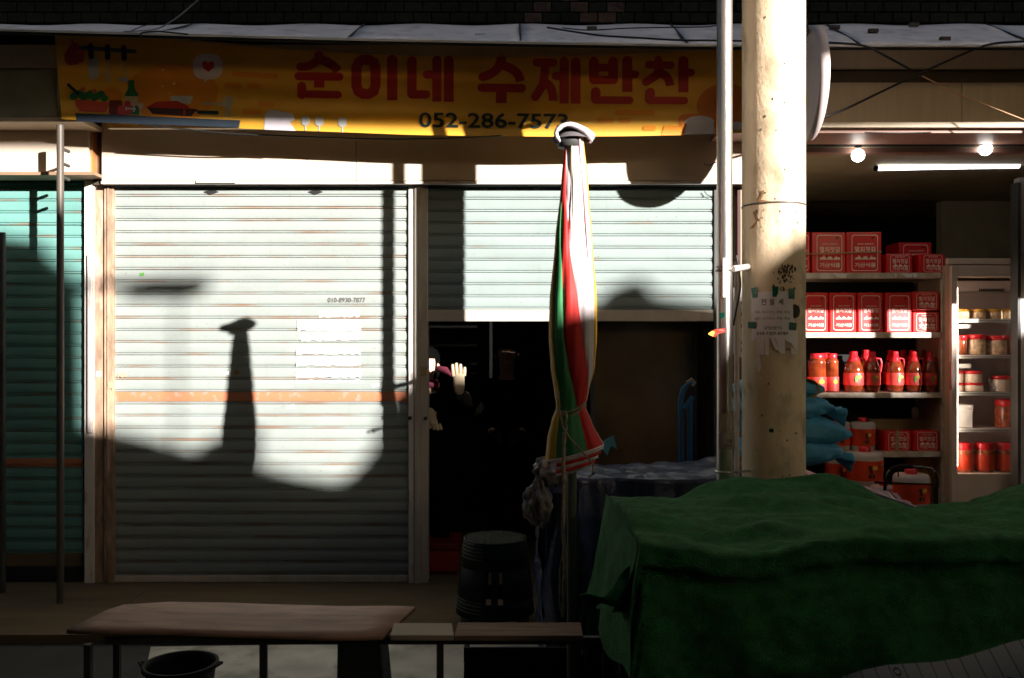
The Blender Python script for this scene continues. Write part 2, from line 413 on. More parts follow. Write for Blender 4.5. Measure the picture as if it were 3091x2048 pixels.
# fascia panels over the middle bay
fz0 = P(0, 545, 5.9).z; fz1 = 3.06
xs_f = [P(306, 0, 5.9).x, P(1075, 0, 5.9).x, P(2270, 0, 5.9).x]
for a, b in zip(xs_f[:-1], xs_f[1:]):
    MB().box(a+.0015, b-.0015, -.1, -.06, fz0, fz1).build('fascia_panel', m_fascia, B, bevel=.003)
MB().box(xs_f[0], xs_f[-1], -.105, -.06, fz0-.022, fz0-.004).build('fascia_lip', M('lip', (.7, .62, .55), .4), B)
MB().box(xs_f[0], xs_f[-1]-.01, -.055, .04, fz0-.028, fz1).build('shutter_box', m_black, B)
MB().box(P(585, 0, 5.84).x, P(705, 0, 5.84).x, -.12, -.107, fz0-.018, fz0+.0).build('bent_strip', m_frame, B)
mb = MB()
for sx in (1200, 1290, 1900): 
    mb.lathe([(0, 0), (.006, .002), (.006, .006)], (0, 0, 0), 8)
# jambs and posts
def jamb(name, x0, x1, y0, yf, mat, dep=.1, bot=0, top=None):
    a = P(x0, 0, 6+yf).x; b = P(x1, 0, 6+yf).x
    zt = top if top is not None else P(0, y0, 6+yf).z
    return MB().box(a, b, yf, yf+dep, bot, zt).build(name, mat, B, bevel=.004)
jamb('jamb', 254, 283, 545, -.03, m_whitefr)
jamb('jamb', 283.5, 313, 545, -.015, m_rusty)
jamb('jamb', 313.5, 342, 548, -.035, m_rusty)
jamb('jamb_rib', 322, 327, 552, -.045, m_rusty, .012)
a = P(267, 0, 5.96); MB().box(a.x, a.x+.03, -.058, -.028, 1.0, P(0, 766, 5.95).z).build('conduit', m_whitefr, B, bevel=.004)
jamb('post', 1233, 1250, 545, -.03, m_whitefr, .08)
jamb('post', 1251, 1269, 545, -.045, m_frame, .1)
jamb('post', 1269.5, 1291, 545, -.03, m_frame, .12)
jamb('jamb', 2155, 2172, 545, -.02, m_darksteel, .1)
jamb('jamb', 2172.5, 2290, 545, .06, m_wall2, .5)
# brick-red strip seen between the poles and the mirror post at the far right
jamb('corner_trim', 2225, 2236, 545, -.0, M('dark red trim', (.05, .006, .005), .6), .05)
o = MB().box(P(3078, 0, 6.78).x, P(3078, 0, 6.78).x+.14, .78, .86, 0, 2.84).build('end_post', M('polished steel', (.7, .68, .68), .3, metal=.5, var=.2), B)

# roller shutters: every slat its own piece
def slat_profile(pitch):
    return [(0, .006), (.003, .006), (.0055, -.005), (.0125, -.005), (.015, .005), (.018, .005), (.020, -.005), (.035, -.0075), (.055, -.008), (.075, -.005), (pitch, -.002), (pitch, .004)]
def shutter(label, x0, x1, ztop, zbot, yp, mat, barh, barmat, pitch=.0813):
    rs = bpy.data.objects.new('roller_shutter', None); COL.objects.link(rs); rs.parent = B; rs['label'] = label
    xa, xb = x0, x1
    MB().box(xa+.004, xb-.004, yp-.012, yp+.02, zbot, zbot+barh).build('bottom_bar', barmat, rs, bevel=.005)
    n = int((ztop-zbot-barh)/pitch)+1; base = None
    for i in range(n):
        z = zbot+barh+i*pitch
        if base is None:
            pr = slat_profile(pitch); mb = MB(); nseg = 6; rows = len(pr)
            mb.grid(nseg, rows-1, lambda u, v: (xa+(xb-xa)*u, yp+pr[round(v*(rows-1))][1], z+pr[round(v*(rows-1))][0]), False)
            base = mb.build('slat', mat, rs)
        else:
            o = base.copy(); COL.objects.link(o); o.parent = rs; o.location = (random.uniform(-.002, .002), random.uniform(-.0025, .0025), i*pitch); o.rotation_euler = (0, random.uniform(-.0006, .0006), 0)
    return rs
random.seed(3)
rsB = shutter('closed pale mint shutter with an orange painted stripe', P(343, 0, 6).x, P(1234, 0, 6).x, 2.66, .03-.028, 0.0, m_shB, .045, m_frame)
rsC = shutter('half raised pale mint shutter', P(1287, 0, 6).x, P(2156, 0, 6).x, 2.66, P(0, 970, 6).z, 0.0, m_shC, .078, m_frame)
rsA = shutter('turquoise shutter, mostly in shade', -4.6, P(253, 0, 6.03).x, 2.75, .10, .03, m_shA, .085, m_pave)
MB().box(-4.6, P(253, 0, 6.03).x, .0, .08, 0, .098).build('sill_gap', m_black, rsA)
fB = lambda x, y: P(x, y, 5.9895)
for cx in (637, 952):
    mb = MB(); poly_mesh(mb, [(cx-22, 578), (cx, 572), (cx+22, 578), (cx+22, 580), (cx, 587), (cx-22, 581)], fB, 40); mb.build('handle_slot', m_black, rsB)
# behind the shutters
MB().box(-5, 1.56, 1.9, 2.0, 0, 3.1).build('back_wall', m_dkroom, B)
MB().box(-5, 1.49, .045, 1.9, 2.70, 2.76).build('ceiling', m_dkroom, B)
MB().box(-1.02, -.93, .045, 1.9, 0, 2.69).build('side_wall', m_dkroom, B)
MB().box(1.50, 1.56, .045, 2.3, 0, 2.9).build('side_wall', m_wall2, B)
MB().box(-9, -4.61, -.01, 3.6, 0, 5.2).build('outer_wall', m_wall2, B)
MB().box(5.31, 9, -.01, 3.6, 0, 5.2).build('outer_wall', m_wall2, B)
MB().box(-4.6, 5.3, 3.52, 3.6, 0, 5.2).build('rear_wall', m_wall2, B)
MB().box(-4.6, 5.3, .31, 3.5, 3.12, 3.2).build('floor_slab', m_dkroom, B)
# glass leaf in the second opening
gx0, gx1 = P(1795, 0, 6.2).x, P(2095, 0, 6.2).x; gz0, gz1 = .0, P(0, 960, 6.2).z
m_glassrefl = M('glass with painted reflection', (.105, .07, .038), .22, var=.45, scale=2.2, stain=(.05, .06, .045), stain_amt=.7, stain_scale=1.6, stain_sharp=.3)  # brown mottling stands in for a dim blurred reflection in the pane
gd = bpy.data.objects.new('glass_door', None); COL.objects.link(gd); gd.parent = B
MB().box(gx0, gx1, .2, .206, gz0+.04, gz1).build('pane', m_glassrefl, gd)
mb = MB(); mb.box(gx0-.03, gx0, .19, .22, 0, gz1).box(gx1, gx1+.02, .19, .22, 0, gz1).box(gx0, gx1, .19, .22, 0, .04); mb.build('frame', m_darksteel, gd)
# right shop interior shell
Wx0, Wx1 = 1.56, 5.2
dx0, dx1 = P(2380, 0, 8.3).x, P(2842, 0, 8.3).x; dzt = P(0, 582, 8.3).z
mb = MB(); mb.box(Wx0, dx0, 2.3, 2.4, 0, 2.9).box(dx1, Wx1, 2.3, 2.4, 0, 2.9).box(dx0, dx1, 2.3, 2.4, dzt, 2.9); mb.build('back_wall', m_wall2, B)
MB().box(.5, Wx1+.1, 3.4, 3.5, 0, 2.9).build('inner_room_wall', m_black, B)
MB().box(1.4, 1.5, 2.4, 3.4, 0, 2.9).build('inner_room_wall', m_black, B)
MB().box(Wx0, Wx1, .0, 3.4, 2.9, 2.95).build('ceiling', m_wall2, B)
MB().box(Wx1, Wx1+.1, .0, 3.4, 0, 2.95).build('side_wall', m_wall2, B)
zt = P(0, 470, 6).z
MB().box(1.6, 3.6, -.02, .04, P(0, 433, 6).z, P(0, 423, 6).z).build('door_track', M('red brown header', (.42, .2, .16), .5), B)
MB().box(1.6, 3.6, -.03, -.0, P(0, 438, 5.97).z, P(0, 434, 5.97).z).build('door_track', m_black, B)
MB().box(1.6, 3.6, .02, .10, P(0, 458, 6).z, P(0, 439, 6).z).build('header_rail', M('red brown rail', (.30, .17, .13), .5), B)
MB().box(P(3068, 0, 6.78).x, P(3077, 0, 6.78).x, .76, .86, 0, 2.8).build('door_frame', m_darksteel, B)

# ------------------------------------------------------------------ paper, stickers and writing on the big shutter
random.seed(21)
def ragged(x0, y0, x1, y1, rr=5, n=16, fn=fB):
    pts = []
    for k in range(n): pts.append((x0+(x1-x0)*k/n, y0+random.uniform(0, rr)))
    for k in range(n//2): pts.append((x1+random.uniform(-2, 2), y0+(y1-y0)*k/(n//2)))
    for k in range(n): pts.append((x1-(x1-x0)*k/n, y1-random.uniform(0, rr)))
    for k in range(n//2): pts.append((x0+random.uniform(-2, 2), y1-(y1-y0)*k/(n//2)))
    return pts
pr = thing('torn_poster', 'remains of two torn white posters glued on the closed pale shutter', 'poster', P(985, 1155, 5.98))
for (x0, y0, x1, y1) in ((963, 935, 1085, 958), (897, 963, 1089, 1001), (908, 1005, 1084, 1030), (893, 1043, 1088, 1071), (893, 1075, 1089, 1106), (893, 1110, 1089, 1141), (893, 1146, 1087, 1157)):
    mb = MB(); poly_mesh(mb, ragged(x0, y0, x1, y1), fB, 60); mb.build('paper_scrap', m_paper, pr)
for i, (x0, y0, x1, y1, lab, mt) in enumerate((
        (673, 1121, 690, 1132, 'small white sticker left of the parasol shadow on the closed shutter', m_paper),
        (701, 1115, 726, 1133, 'small brown framed sticker within the parasol shadow on the closed shutter', m_card),
        (867, 1222, 889, 1234, 'small white label just below the orange stripe on the closed shutter', m_paper),
        (1123, 1157, 1144, 1168, 'small tilted white scrap above the orange stripe, beside the torn posters', m_paper),
        (861, 790, 869, 799, 'tiny white paper speck high on the middle of the closed shutter', m_paper),
        (422, 822, 435, 834, 'tiny green diamond sticker near the upper left edge of the closed shutter', m_grnpr),
        (890, 940, 905, 946, 'thin white paper sliver beside the top of the torn posters', m_paper))):
    mb = MB(); poly_mesh(mb, [(x0, y0+2), (x1, y0), (x1, y1-2), (x0, y1)], fB, 60); tag(mb.build('sticker', mt), lab, 'sticker')
mb = MB(); text_on(mb, '010-8930-7877', 990, 912, 1103, 898, lambda x, y: P(x+random.uniform(-.1, .1), y, 5.985)); tag(mb.build('handwritten_number', M('pen ink', (.12, .10, .09), .8)), 'phone number handwritten in thin pen on the closed shutter', 'writing')
mb = MB(); text_on(mb, '785', 706, 1130, 722, 1119, lambda x, y: P(x, y, 5.983)); tag(mb.build('sticker_print', m_ink), 'dark digits printed on the brown sticker in the parasol shadow', 'writing')
mb = MB(); random.seed(4); poly_mesh(mb, ragged(291, 1120, 305, 1138, 3, 5, lambda x, y: 0), lambda x, y: P(x, y, 5.975), 60)
tag(mb.build('sticker', m_paper), 'small white square stuck on the rusty jamb left of the closed shutter', 'sticker')
for (a, b, c, d_) , lb in (((327, 1149, 346, 1176), 'peeling tan flake of tape on the rusty jamb, level with the orange stripe'), ((357, 1122, 381, 1140), 'tan rust patch at the left end of the closed shutter')):
    mb = MB(); poly_mesh(mb, ragged(a, b, c, d_, 6, 6), lambda x, y: P(x, y, 5.95 if a == 327 else 5.985), 60); tag(mb.build('tape_remnant', M('tan flake', (.62, .36, .22), .8)), lb, 'tape')
# bolts on the middle post
for i, (x, y) in enumerate(((1237, 1262), (1284, 1263))):
    mb = MB(); c = P(x, y, 5.94); mb.tube([c+Vector((0, .03, 0)), c+Vector((0, -.015, 0))], .012, 10)
    tag(mb.build('lock_knob', m_darksteel), ('lock knob on the shutter side of the middle post', 'lock knob on the doorway side of the middle post')[i], 'lock')
mb = MB(); poly_mesh(mb, ragged(1270, 1107, 1287, 1136, 2, 4), lambda x, y: P(x, y, 5.953), 60); tag(mb.build('sticker', m_card), 'faded tan sticker on the doorway side of the middle post', 'sticker')

# ------------------------------------------------------------------ banner
TOP = [(C1(350, 190)), (C1(650, 212)), (C1(1200, 262)), (C1(1800, 312)), C1(2363, 345), C2(500, 358), C2(1000, 366), C2(1500, 362), C2(2000, 349), C3(370, 320), C3(700, 300)]
BOT = [(C1(400, 770)), (C1(650, 792)), (C1(1200, 818)), (C1(1800, 842)), C1(2363, 862), C2(500, 874), C2(1000, 882), C2(1500, 886), C2(2000, 882), C3(370, 868), C3(700, 856)]
def interp(tab, x):
    if x <= tab[0][0]: return tab[0][1]
    for a, b in zip(tab[:-1], tab[1:]):
        if x <= b[0]:
            t = (x-a[0])/(b[0]-a[0]); return a[1]+(b[1]-a[1])*t
    return tab[-1][1]
def smooth_i(tab, x): return (interp(tab, x-60)+interp(tab, x)*2+interp(tab, x+60))/4
def ban_d(x, y):
    t = smooth_i(TOP, x); b = smooth_i(BOT, x); v = (y-t)/(b-t)
    s = (x-163)/2100
    return 5.56-.022*math.sin(math.pi*min(1, max(0, v)))-.010*math.sin(v*14+s*9)*math.sin(math.pi*s) + .006*math.sin(v*26-s*5)-.02*max(0, v-.8)
def ban(x, y, off=.0): return P(x, y, ban_d(x, y)-off)
bn = thing('shop_banner', 'long yellow printed cloth banner with red Korean lettering above the shutters', 'banner', (-.3, -.64, 2.8))
x0b, x1b = C1(352, 0)[0], C3(700, 0)[0]
mb = MB(); mb.grid(160, 26, lambda u, v: ban((x0b+(x1b-x0b)*u)+ (1-u)**30*v*22, smooth_i(TOP, x0b+(x1b-x0b)*u)*(1-v)+smooth_i(BOT, x0b+(x1b-x0b)*u)*v))
mb.build('banner_cloth', M('yellow banner cloth', (.72, .37, .03), .55, var=.06, bump=.15, bscale=8), bn)
mb = MB(); mb.tube([ban(x, smooth_i(TOP, x)-1, .004) for x in range(185, 2310, 25)], .006, 5); mb.build('hem', M('hem', (.5, .36, .2), .7), bn)
m_let = M('banner red', (.40, .015, .008), .6, var=.05)
def pr_(name, mat, polys, C, layer=1, step=14):
    mb = MB()
    for i, pg in enumerate(polys):
        pts = [C(*p) for p in pg]; off = .0035+.0011*layer+.00012*i
        poly_mesh(mb, pts, lambda x, y, off=off: ban(x, y, off), step)
    return mb.build(name, mat, bn)
SP = stroke_poly
U1 = lambda p: [(x-2148.2, y) for x, y in p]
glyphs = [
 # sun
 [SP(U1([(2068, 362), (2068, 372)]), 62), SP(U1(bez((2064, 378), (2030, 435), (1948, 432))), 54, False), SP(U1(bez((2075, 385), (2150, 400), (2192, 462))), 58, False, False), SP(U1([(1936, 493), (2200, 497)]), 54), SP(U1([(2070, 515), (2070, 568)]), 68, False, False), SP(U1([(1957, 560), (1957, 612)]), 60, True, True), SP(U1([(1957, 608), (2192, 614)]), 50)],
 # i
 [SP([(163, 498), (163, 440), (175, 405), (205, 388), (245, 388), (275, 405), (287, 440), (287, 498)], 66, False, False), SP([(287, 496), (287, 555), (275, 590), (245, 608), (205, 608), (175, 590), (163, 555), (163, 496)], 66, False, False), SP([(395, 388), (395, 650)], 68, True, False)],
 # ne
 [SP([(523, 395), (523, 605)], 62), SP([(523, 612), (615, 612)], 54), SP([(620, 483), (670, 483)], 54, True, False), SP([(685, 392), (685, 658)], 60, True, False), SP([(762, 395), (762, 660)], 64, True, False)],
 # su
 [SP([(1103, 380), (1103, 400)], 62), SP(bez((1098, 398), (1075, 480), (982, 497)), 58, False), SP(bez((1108, 425), (1215, 445), (1226, 527)), 58, False, False), SP([(975, 568), (1235, 572)], 55), SP([(1103, 590), (1103, 668)], 70, False, False)],
 # je
 [SP([(1333, 405), (1440, 405)], 54), SP([(1385, 420), (1385, 480), (1372, 550), (1324, 628)], 56, False), SP(bez((1392, 535), (1440, 560), (1438, 652)), 56, False, False), SP([(1455, 492), (1500, 492)], 54, True, False), SP([(1510, 398), (1510, 672)], 60, True, False), SP([(1585, 402), (1585, 672)], 62, True, False)],
 # ban
 [SP([(1703, 400), (1703, 512)], 64), SP([(1828, 400), (1828, 512)], 64), SP([(1703, 438), (1828, 438)], 50, False, False), SP([(1700, 518), (1832, 518)], 54), SP([(1920, 395), (1920, 596)], 66, True, False), SP([(1930, 482), (1970, 482)], 52, False), SP([(1715, 595), (1715, 640)], 62), SP([(1712, 648), (1935, 650)], 50)],
 # chan
 [SP([(2122, 388), (2122, 400)], 52), SP([(2058, 420), (2202, 422)], 50), SP([(2128, 440), (2112, 485), (2042, 531)], 54, False), SP(bez((2118, 470), (2190, 480), (2197, 556)), 54, False, False), SP([(2283, 395), (2283, 598)], 66, True, False), SP([(2290, 470), (2332, 470)], 52, False), SP([(2068, 600), (2068, 645)], 62), SP([(2066, 650), (2290, 652)], 50)],
]
for g in glyphs: pr_('letter', m_let, g, C2)
mb = MB()
def phone(u, v):
    x, y = C2(568+u*968, 826+u*10-v*100); return ban(x, y, .005)
text_on(mb, '052-286-7573', 0, 0, 1, 1, phone, .018); mb.build('phone_number', M('dark green ink', (.008, .02, .018), .6), bn)
# printed pictures
CB = lambda x, y: (150+x/3.6415, 80+y/3.6415)
m_or = M('orange print', (.70, .24, .01), .6, var=.05); m_or2 = M('deep orange print', (.62, .17, .01), .6, var=.05)
pr_('orange_print', m_or, [ell(1350, 720, 500, 325, 40), ell(690, 770, 110, 110), SP([(2035, 520), (2480, 545)], 60), SP([(1950, 645), (2090, 650)], 62), SP([(2195, 650), (2290, 655)], 60), SP([(2320, 850), (2440, 858)], 62), SP([(2150, 932), (2300, 938)], 62)], CB, 0, 14)
pr_('orange_print', m_or, [SP([(1855, 730), (2080, 730)], 34), SP([(1735, 780), (1815, 780)], 32), SP([(1875, 780), (1930, 780)], 32), SP([(2035, 830), (2090, 830)], 32)], C2, 0, 14)
pr_('orange_print', m_or2, [ell(430, 690, 190, 150, 30), SP([(160, 780), (240, 775)], 80)], C3, 0, 14)
pr_('orange_print', m_or, [[(10, 878), (30, 815), (165, 815), (160, 876)]], C3, 1, 14)
pr_('white_print', M('grey white print', (.62, .56, .56), .6), [ell(260, 790, 95, 40, 20), [(160, 873), (175, 800), (350, 800), (362, 868)], ell(500, 815, 40, 28, 16)], C3, 2, 14)
pr_('mitt_print', M('dull red print', (.42, .04, .035), .6), [[(235, 190), (300, 175), (390, 260), (370, 390), (330, 400), (300, 420), (200, 425), (165, 380), (160, 310), (200, 240)], SP([(248, 150), (250, 190)], 22)], CB, 1)
pr_('rail_print', M('slate blue print', (.05, .07, .10), .6), [SP([(330, 232), (935, 272)], 44)], CB, 1)
pr_('shelf_print', M('dark slate print', (.022, .035, .05), .6), [[(280, 950), (2095, 1030), (2080, 1112), (300, 1045)]], CB, 2)
m_navyp = M('black green print', (.008, .018, .02), .6)
pr_('utensil_handle_print', m_navyp, [SP([(448, 212), (455, 330)], 60), SP([(635, 222), (637, 340)], 58), SP([(815, 232), (820, 350)], 58), SP([(205, 640), (310, 735)], 34), SP([(1640, 940), (1840, 945)], 38)], CB, 2)
m_gw = M('pale grey print', (.48, .48, .46), .6)
pr_('utensil_print', m_gw, [rrect(425, 340, 540, 580, 45), SP([(640, 365), (640, 480)], 10), SP([(620, 490), (622, 600)], 9), SP([(640, 490), (642, 610)], 9), SP([(662, 490), (664, 600)], 9), SP([(820, 375), (822, 560)], 12), rrect(760, 555, 860, 605, 20)], CB, 1)
pr_('speech_bubble_print', M('white grey print', (.66, .58, .56), .6), [rrect(1575, 300, 1900, 580, 110), [(1690, 560), (1750, 570), (1702, 615)]], CB, 2)
pr_('heart_print', M('heart red', (.5, .02, .03), .6), [[(1742, 500), (1690, 460), (1672, 415), (1690, 380), (1722, 380), (1742, 400), (1765, 380), (1795, 382), (1812, 412), (1795, 460)]], CB, 4)
pr_('bowl_print', M('bowl red', (.50, .06, .02), .6), [[(270, 800), (660, 835), (620, 940), (330, 930), (290, 880)]], CB, 2)
random.seed(8)
pr_('salad_print', M('leaf green', (.03, .17, .05), .6), [ell(260+k*38, 770-(k % 3)*22+k*2, 44, 40, 10) for k in range(10)], CB, 1)
pr_('tomato_print', M('tomato', (.55, .10, .04), .6), [ell(365, 690, 30, 26, 10), ell(490, 710, 30, 26, 10)], CB, 3)
pr_('bottle_print', M('bottle green', (.02, .16, .05), .6), [[(862, 590), (930, 590), (935, 680), (975, 740), (975, 765), (828, 765), (828, 740), (860, 690)]], CB, 3)
pr_('bottle_print', M('bottle green', (.02, .16, .05), .6), [[(828, 870), (980, 872), (985, 970), (830, 966)]], CB, 3)
pr_('bottle_label_print', M('label cream', (.58, .46, .26), .6), [[(826, 765), (972, 768), (975, 868), (828, 865)]], CB, 4)
pr_('meat_print', M('meat red', (.50, .05, .05), .6), [rrect(750, 870, 900, 970, 25), ell(855, 850, 38, 38, 12)], CB, 6)
pr_('bone_print', m_gw, [SP([(850, 900), (940, 905)], 18), SP([(925, 885), (925, 925)], 24), SP([(840, 885), (840, 915)], 16)], CB, 8)
pr_('pot_print', M('maroon print', (.14, .02, .01), .6), [rrect(650, 810, 800, 965, 25)], CB, 1)
pr_('pan_print', M('pan black', (.05, .015, .01), .6), [[(1060, 880), (1620, 905), (1560, 985), (1130, 960)], SP([(1560, 920), (1660, 930)], 16)], CB, 3)
pr_('steak_print', M('steak red', (.45, .03, .015), .6), [[(1080, 875), (1180, 825), (1400, 815), (1520, 870), (1540, 905), (1100, 890)], SP([(1480, 890), (1480, 965)], 22)], CB, 4)
pr_('paper_print', m_gw, [[(1325, 760), (1575, 765), (1545, 850), (1335, 830)]], CB, 2)
pr_('glass_print', m_gw, [rrect(975, 840, 1025, 900, 12), SP([(1000, 900), (1002, 965)], 8)], CB, 5)
pr_('stamp_print', M('faint grey print', (.42, .36, .22), .6), [ell(1960, 830, 62, 68, 20), SP([(1685, 848), (1900, 850)], 26), SP([(1945, 890), (1925, 985)], 24), SP([(1965, 890), (1985, 985)], 24)], CB, 2)
pr_('white_print', M('grey blue print', (.56, .52, .55), .6), [[(1712, 840), (1720, 740), (1750, 710), (1900, 735), (1910, 780), (1880, 790), (1918, 848)]], C1, 2)
for cx, cy in ((1982, 785), (2070, 788), (2220, 792)): pr_('wine_glass_print', m_gw, [rrect(cx-27, cy-32, cx+27, cy+28, 22), SP([(cx, cy+24), (cx, cy+58)], 8)], C1, 2)
pr_('wine_glass_print', m_gw, [rrect(45, 762, 100, 822, 22), SP([(72, 825), (72, 855)], 8)], C2, 2)
pr_('sparkle_print', M('sparkle', (.8, .6, .4), .6), [ell(1245, 472, 15, 15, 8), ell(1368, 625, 18, 18, 4), ell(1240, 655, 10, 10, 6), ell(1320, 735, 9, 9, 6), ell(1265, 403, 8, 8, 6)], CB, 3)

# ------------------------------------------------------------------ cables
def cable(label, pts, mat=m_cable, r=.006, cat='cable'):
    P3 = [P(*p) if not isinstance(p, Vector) else p for p in pts]; out = []
    for i in range(len(P3)-1):
        for k in range(5): out.append(P3[i].lerp(P3[i+1], k/5))
    out.append(P3[-1]); sm = out[:]
    for _ in range(3): sm = [sm[0]]+[(sm[i-1]+sm[i]*2+sm[i+1])/4 for i in range(1, len(sm)-1)]+[sm[-1]]
    tag(MB().tube(sm, r, 5).build('cable', mat), label, cat)
cable('thin grey cable rising to the top edge left of the centre', [(*C1(800, 205), 5.16), (*C1(1020, 195), 5.16), (*C1(1150, 115), 5.12), (*C1(1290, -5), 5.12)], m_cable2, .004)
cable('short black cable hanging over the eave edge above the speech bubble print', [(*C1(910, 235), 5.12), (*C1(915, 210), 5.12), (*C1(1020, 202), 5.14), (*C1(1140, 214), 5.16), (*C1(1220, 222), 5.17)], m_cable, .005)
cable('black cable lying along the eave right of the centre', [(*C2(1400, 178), 5.42), (*C2(1740, 232), 5.18), (*C2(1900, 240), 5.16), (*C2(2200, 258), 5.14), (*C3(180, 262), 5.12), (*C3(320, 262), 5.12), (*C3(700, 268), 5.12)], m_cable, .006)
cable('upper thin cable across the eave sheets behind the steel pole', [(*C2(1500, 180), 5.47), (*C2(1650, 198), 5.32), (*C2(1950, 180), 5.37), (*C2(2350, 175), 5.42), (*C3(300, 175), 5.42), (*C3(420, 160), 5.47)], m_cable, .004)
cable('black cable that sags from the eave edge towards the crossing point', [(*C3(930, 272), 5.12), (*C3(1100, 276), 5.12), (*C3(1330, 290), 5.12), (*C3(1480, 370), 5.22), (*C3(1640, 460), 5.37), (*C3(1700, 490), 5.42)], m_cable, .007)
cable('black cable rising from behind the round sign to the right edge', [(*C3(960, 785), 5.42), (*C3(1150, 735), 5.42), (*C3(1600, 515), 5.37), (*C3(1720, 460), 5.32), (*C3(2080, 300), 5.22), (*C3(2200, 275), 5.14), (*C3(2400, 266), 5.12)], m_cable, .007)
cable('thin tan wire falling to the right edge below the crossing cables', [(*C3(1700, 490), 5.47), (*C3(1900, 595), 5.47), (*C3(2180, 705), 5.42), (*C3(2420, 800), 5.37)], M('tan wire', (.6, .36, .2), .6), .0045)
cable('black cable sagging across the cream fascia under the banner', [(*C1(900, 805), 5.55), (*C1(1500, 870), 5.6), (*C1(2300, 898), 5.7), (*C2(400, 905), 5.75), (*C2(800, 896), 5.7), (*C2(1100, 880), 5.5)], m_cable, .005)
cable('thin wire along the eave seam beside the grey cable', [(*C1(850, 200), 5.18), (*C1(920, 170), 5.32), (*C1(1000, 150), 5.47)], m_cable, .003)
cable('short loop of wire hanging at the end of the cream fascia', [(*C3(285, 1060), 5.8), (*C3(320, 1075), 5.8), (*C3(365, 1050), 5.8)], m_cable, .004)
cable('short looped wire on the corner of the half raised shutter', [(*C3(290, 1240), 5.97), (*C3(310, 1265), 5.97), (*C3(340, 1275), 5.97)], m_cable, .003)
cable('black power cable running along the ceiling of the lit shop', [(*C3(1330, 858), 5.5), (*C3(1550, 864), 5.5), (*C3(1760, 858), 5.5)], m_cable, .004)
cable('black cable tied to the side of the concrete pole', [(*D(1702, 590), 4.02), (2238, 860, 4.02), (2222, 935, 4.02), (2214, 982, 4.0)], m_cable, .005)

# ------------------------------------------------------------------ poles
cp = thing('utility_pole', 'thick pale concrete utility pole carrying a taped notice', 'pole', (1.165, -1.95, -.12))
r0 = .1345
mb = MB()
px = P(2335, 0, 4.05).x
nseg = 36
mb.lathe([(r0+.004, -.12+i*.18) for i in range(30)], (px, -1.95, 0), nseg)
mb.build('shaft', m_concrete, cp)
random.seed(9)
def on_pole(x, y, off=.002, cx=px, cy=-1.95, rad=r0+.004):
    ux = (x-1545.5)/F; uz = (1032.4-y)/F     # ray from (0,-6,1.6): (ux t, -6+t, 1.6+uz t)
    rr = rad+off; A = ux*ux+1; Bq = 2*(-cx*ux+(-6-cy)); Cq = cx*cx+(-6-cy)**2-rr*rr
    dd = Bq*Bq-4*A*Cq
    t = (-Bq-math.sqrt(max(dd, 0)))/(2*A); return Vector((ux*t, -6+t, 1.6+uz*t))
# grimy patch and stains with their own shape
mb = MB()
for k in range(85):
    x = random.gauss(2372, 16); y = 800+abs(random.gauss(0, 1))*45
    if x > 2410: continue
    s = random.uniform(1.2, 4); poly_mesh(mb, ell(x, y, s, s*random.uniform(1, 2.5), 6), lambda a, b: on_pole(a, b, .0015), 50)
for k in range(60):
    x = random.uniform(2275, 2410); y = random.choice((random.uniform(20, 560), random.uniform(580, 700), random.uniform(1150, 1440)))
    s = random.uniform(.8, 2.8); poly_mesh(mb, ell(x, y, s, s*random.uniform(.6, 2), 6), lambda a, b: on_pole(a, b, .0015), 50)
tag(mb.build('grime', m_dirt, cp), kind='stuff')
mb = MB()
for pts in ([(2283, 607), (2296, 592), (2300, 576), (2308, 572), (2302, 592), (2296, 603), (2318, 606), (2328, 607), (2318, 612), (2300, 612)], [(2272, 640), (2288, 632), (2284, 652), (2296, 668), (2280, 666)], [(2262, 690), (2290, 660), (2276, 688)]):
    poly_mesh(mb, pts, lambda a, b: on_pole(a, b, .002), 40)
mb.build('tape_scar', M('brown tape scar', (.35, .19, .08), .8), cp)
mb = MB(); mb.lathe([(r0+.006, 0), (r0+.0075, .004), (r0+.006, .008)], (px, -1.95, on_pole(2330, 613).z), nseg); mb.build('pole_joint', m_pipe, cp)
# notice
nt_ = thing('notice', 'white rental notice with tear-off strips, taped on the concrete pole', 'notice', on_pole(2330, 1050))
ON = lambda a, b: on_pole(a, b, .004)
NC = lambda x, y: (2200+x/4.48, 800+y/4.48)
def npoly(mb, pts, off=.004, step=20): poly_mesh(mb, [NC(*p) for p in pts], lambda a, b: on_pole(a, b, off), step)
mb = MB(); npoly(mb, [(305, 375), (540, 355), (860, 350), (870, 700), (930, 880), (935, 1000), (380, 975), (300, 1010), (315, 900), (300, 700)]); mb.build('sheet', m_notice, nt_)
for st in ([(305, 1000), (355, 985), (360, 1000), (305, 1022)], [(372, 975), (430, 975), (408, 1230), (365, 1215)], [(432, 978), (482, 978), (470, 1212), (412, 1210)], [(490, 978), (548, 978), (540, 1215), (486, 1212)], [(556, 975), (610, 975), (680, 1150), (630, 1155)], [(630, 978), (760, 985), (760, 1200), (690, 1190)], [(765, 980), (935, 1000), (930, 1180), (850, 1060), (770, 1020)], [(845, 1100), (930, 1190), (925, 1200), (845, 1205)], [(352, 1240), (420, 1230), (440, 1400), (408, 1450), (385, 1420)]):
    mb = MB(); npoly(mb, st, .006); mb.build('tear_off_strip', m_notice, nt_)
for tp in ([(302, 310), (380, 295), (385, 435), (320, 445)], [(585, 288), (670, 288), (668, 380), (640, 432), (592, 428)], [(805, 315), (893, 318), (888, 460), (808, 455)], [(258, 768), (368, 768), (362, 858), (258, 852)], [(818, 772), (920, 785), (912, 884), (812, 876)]):
    mb = MB(); npoly(mb, tp, .008); mb.build('tape', m_greytape, nt_)
mb = MB()
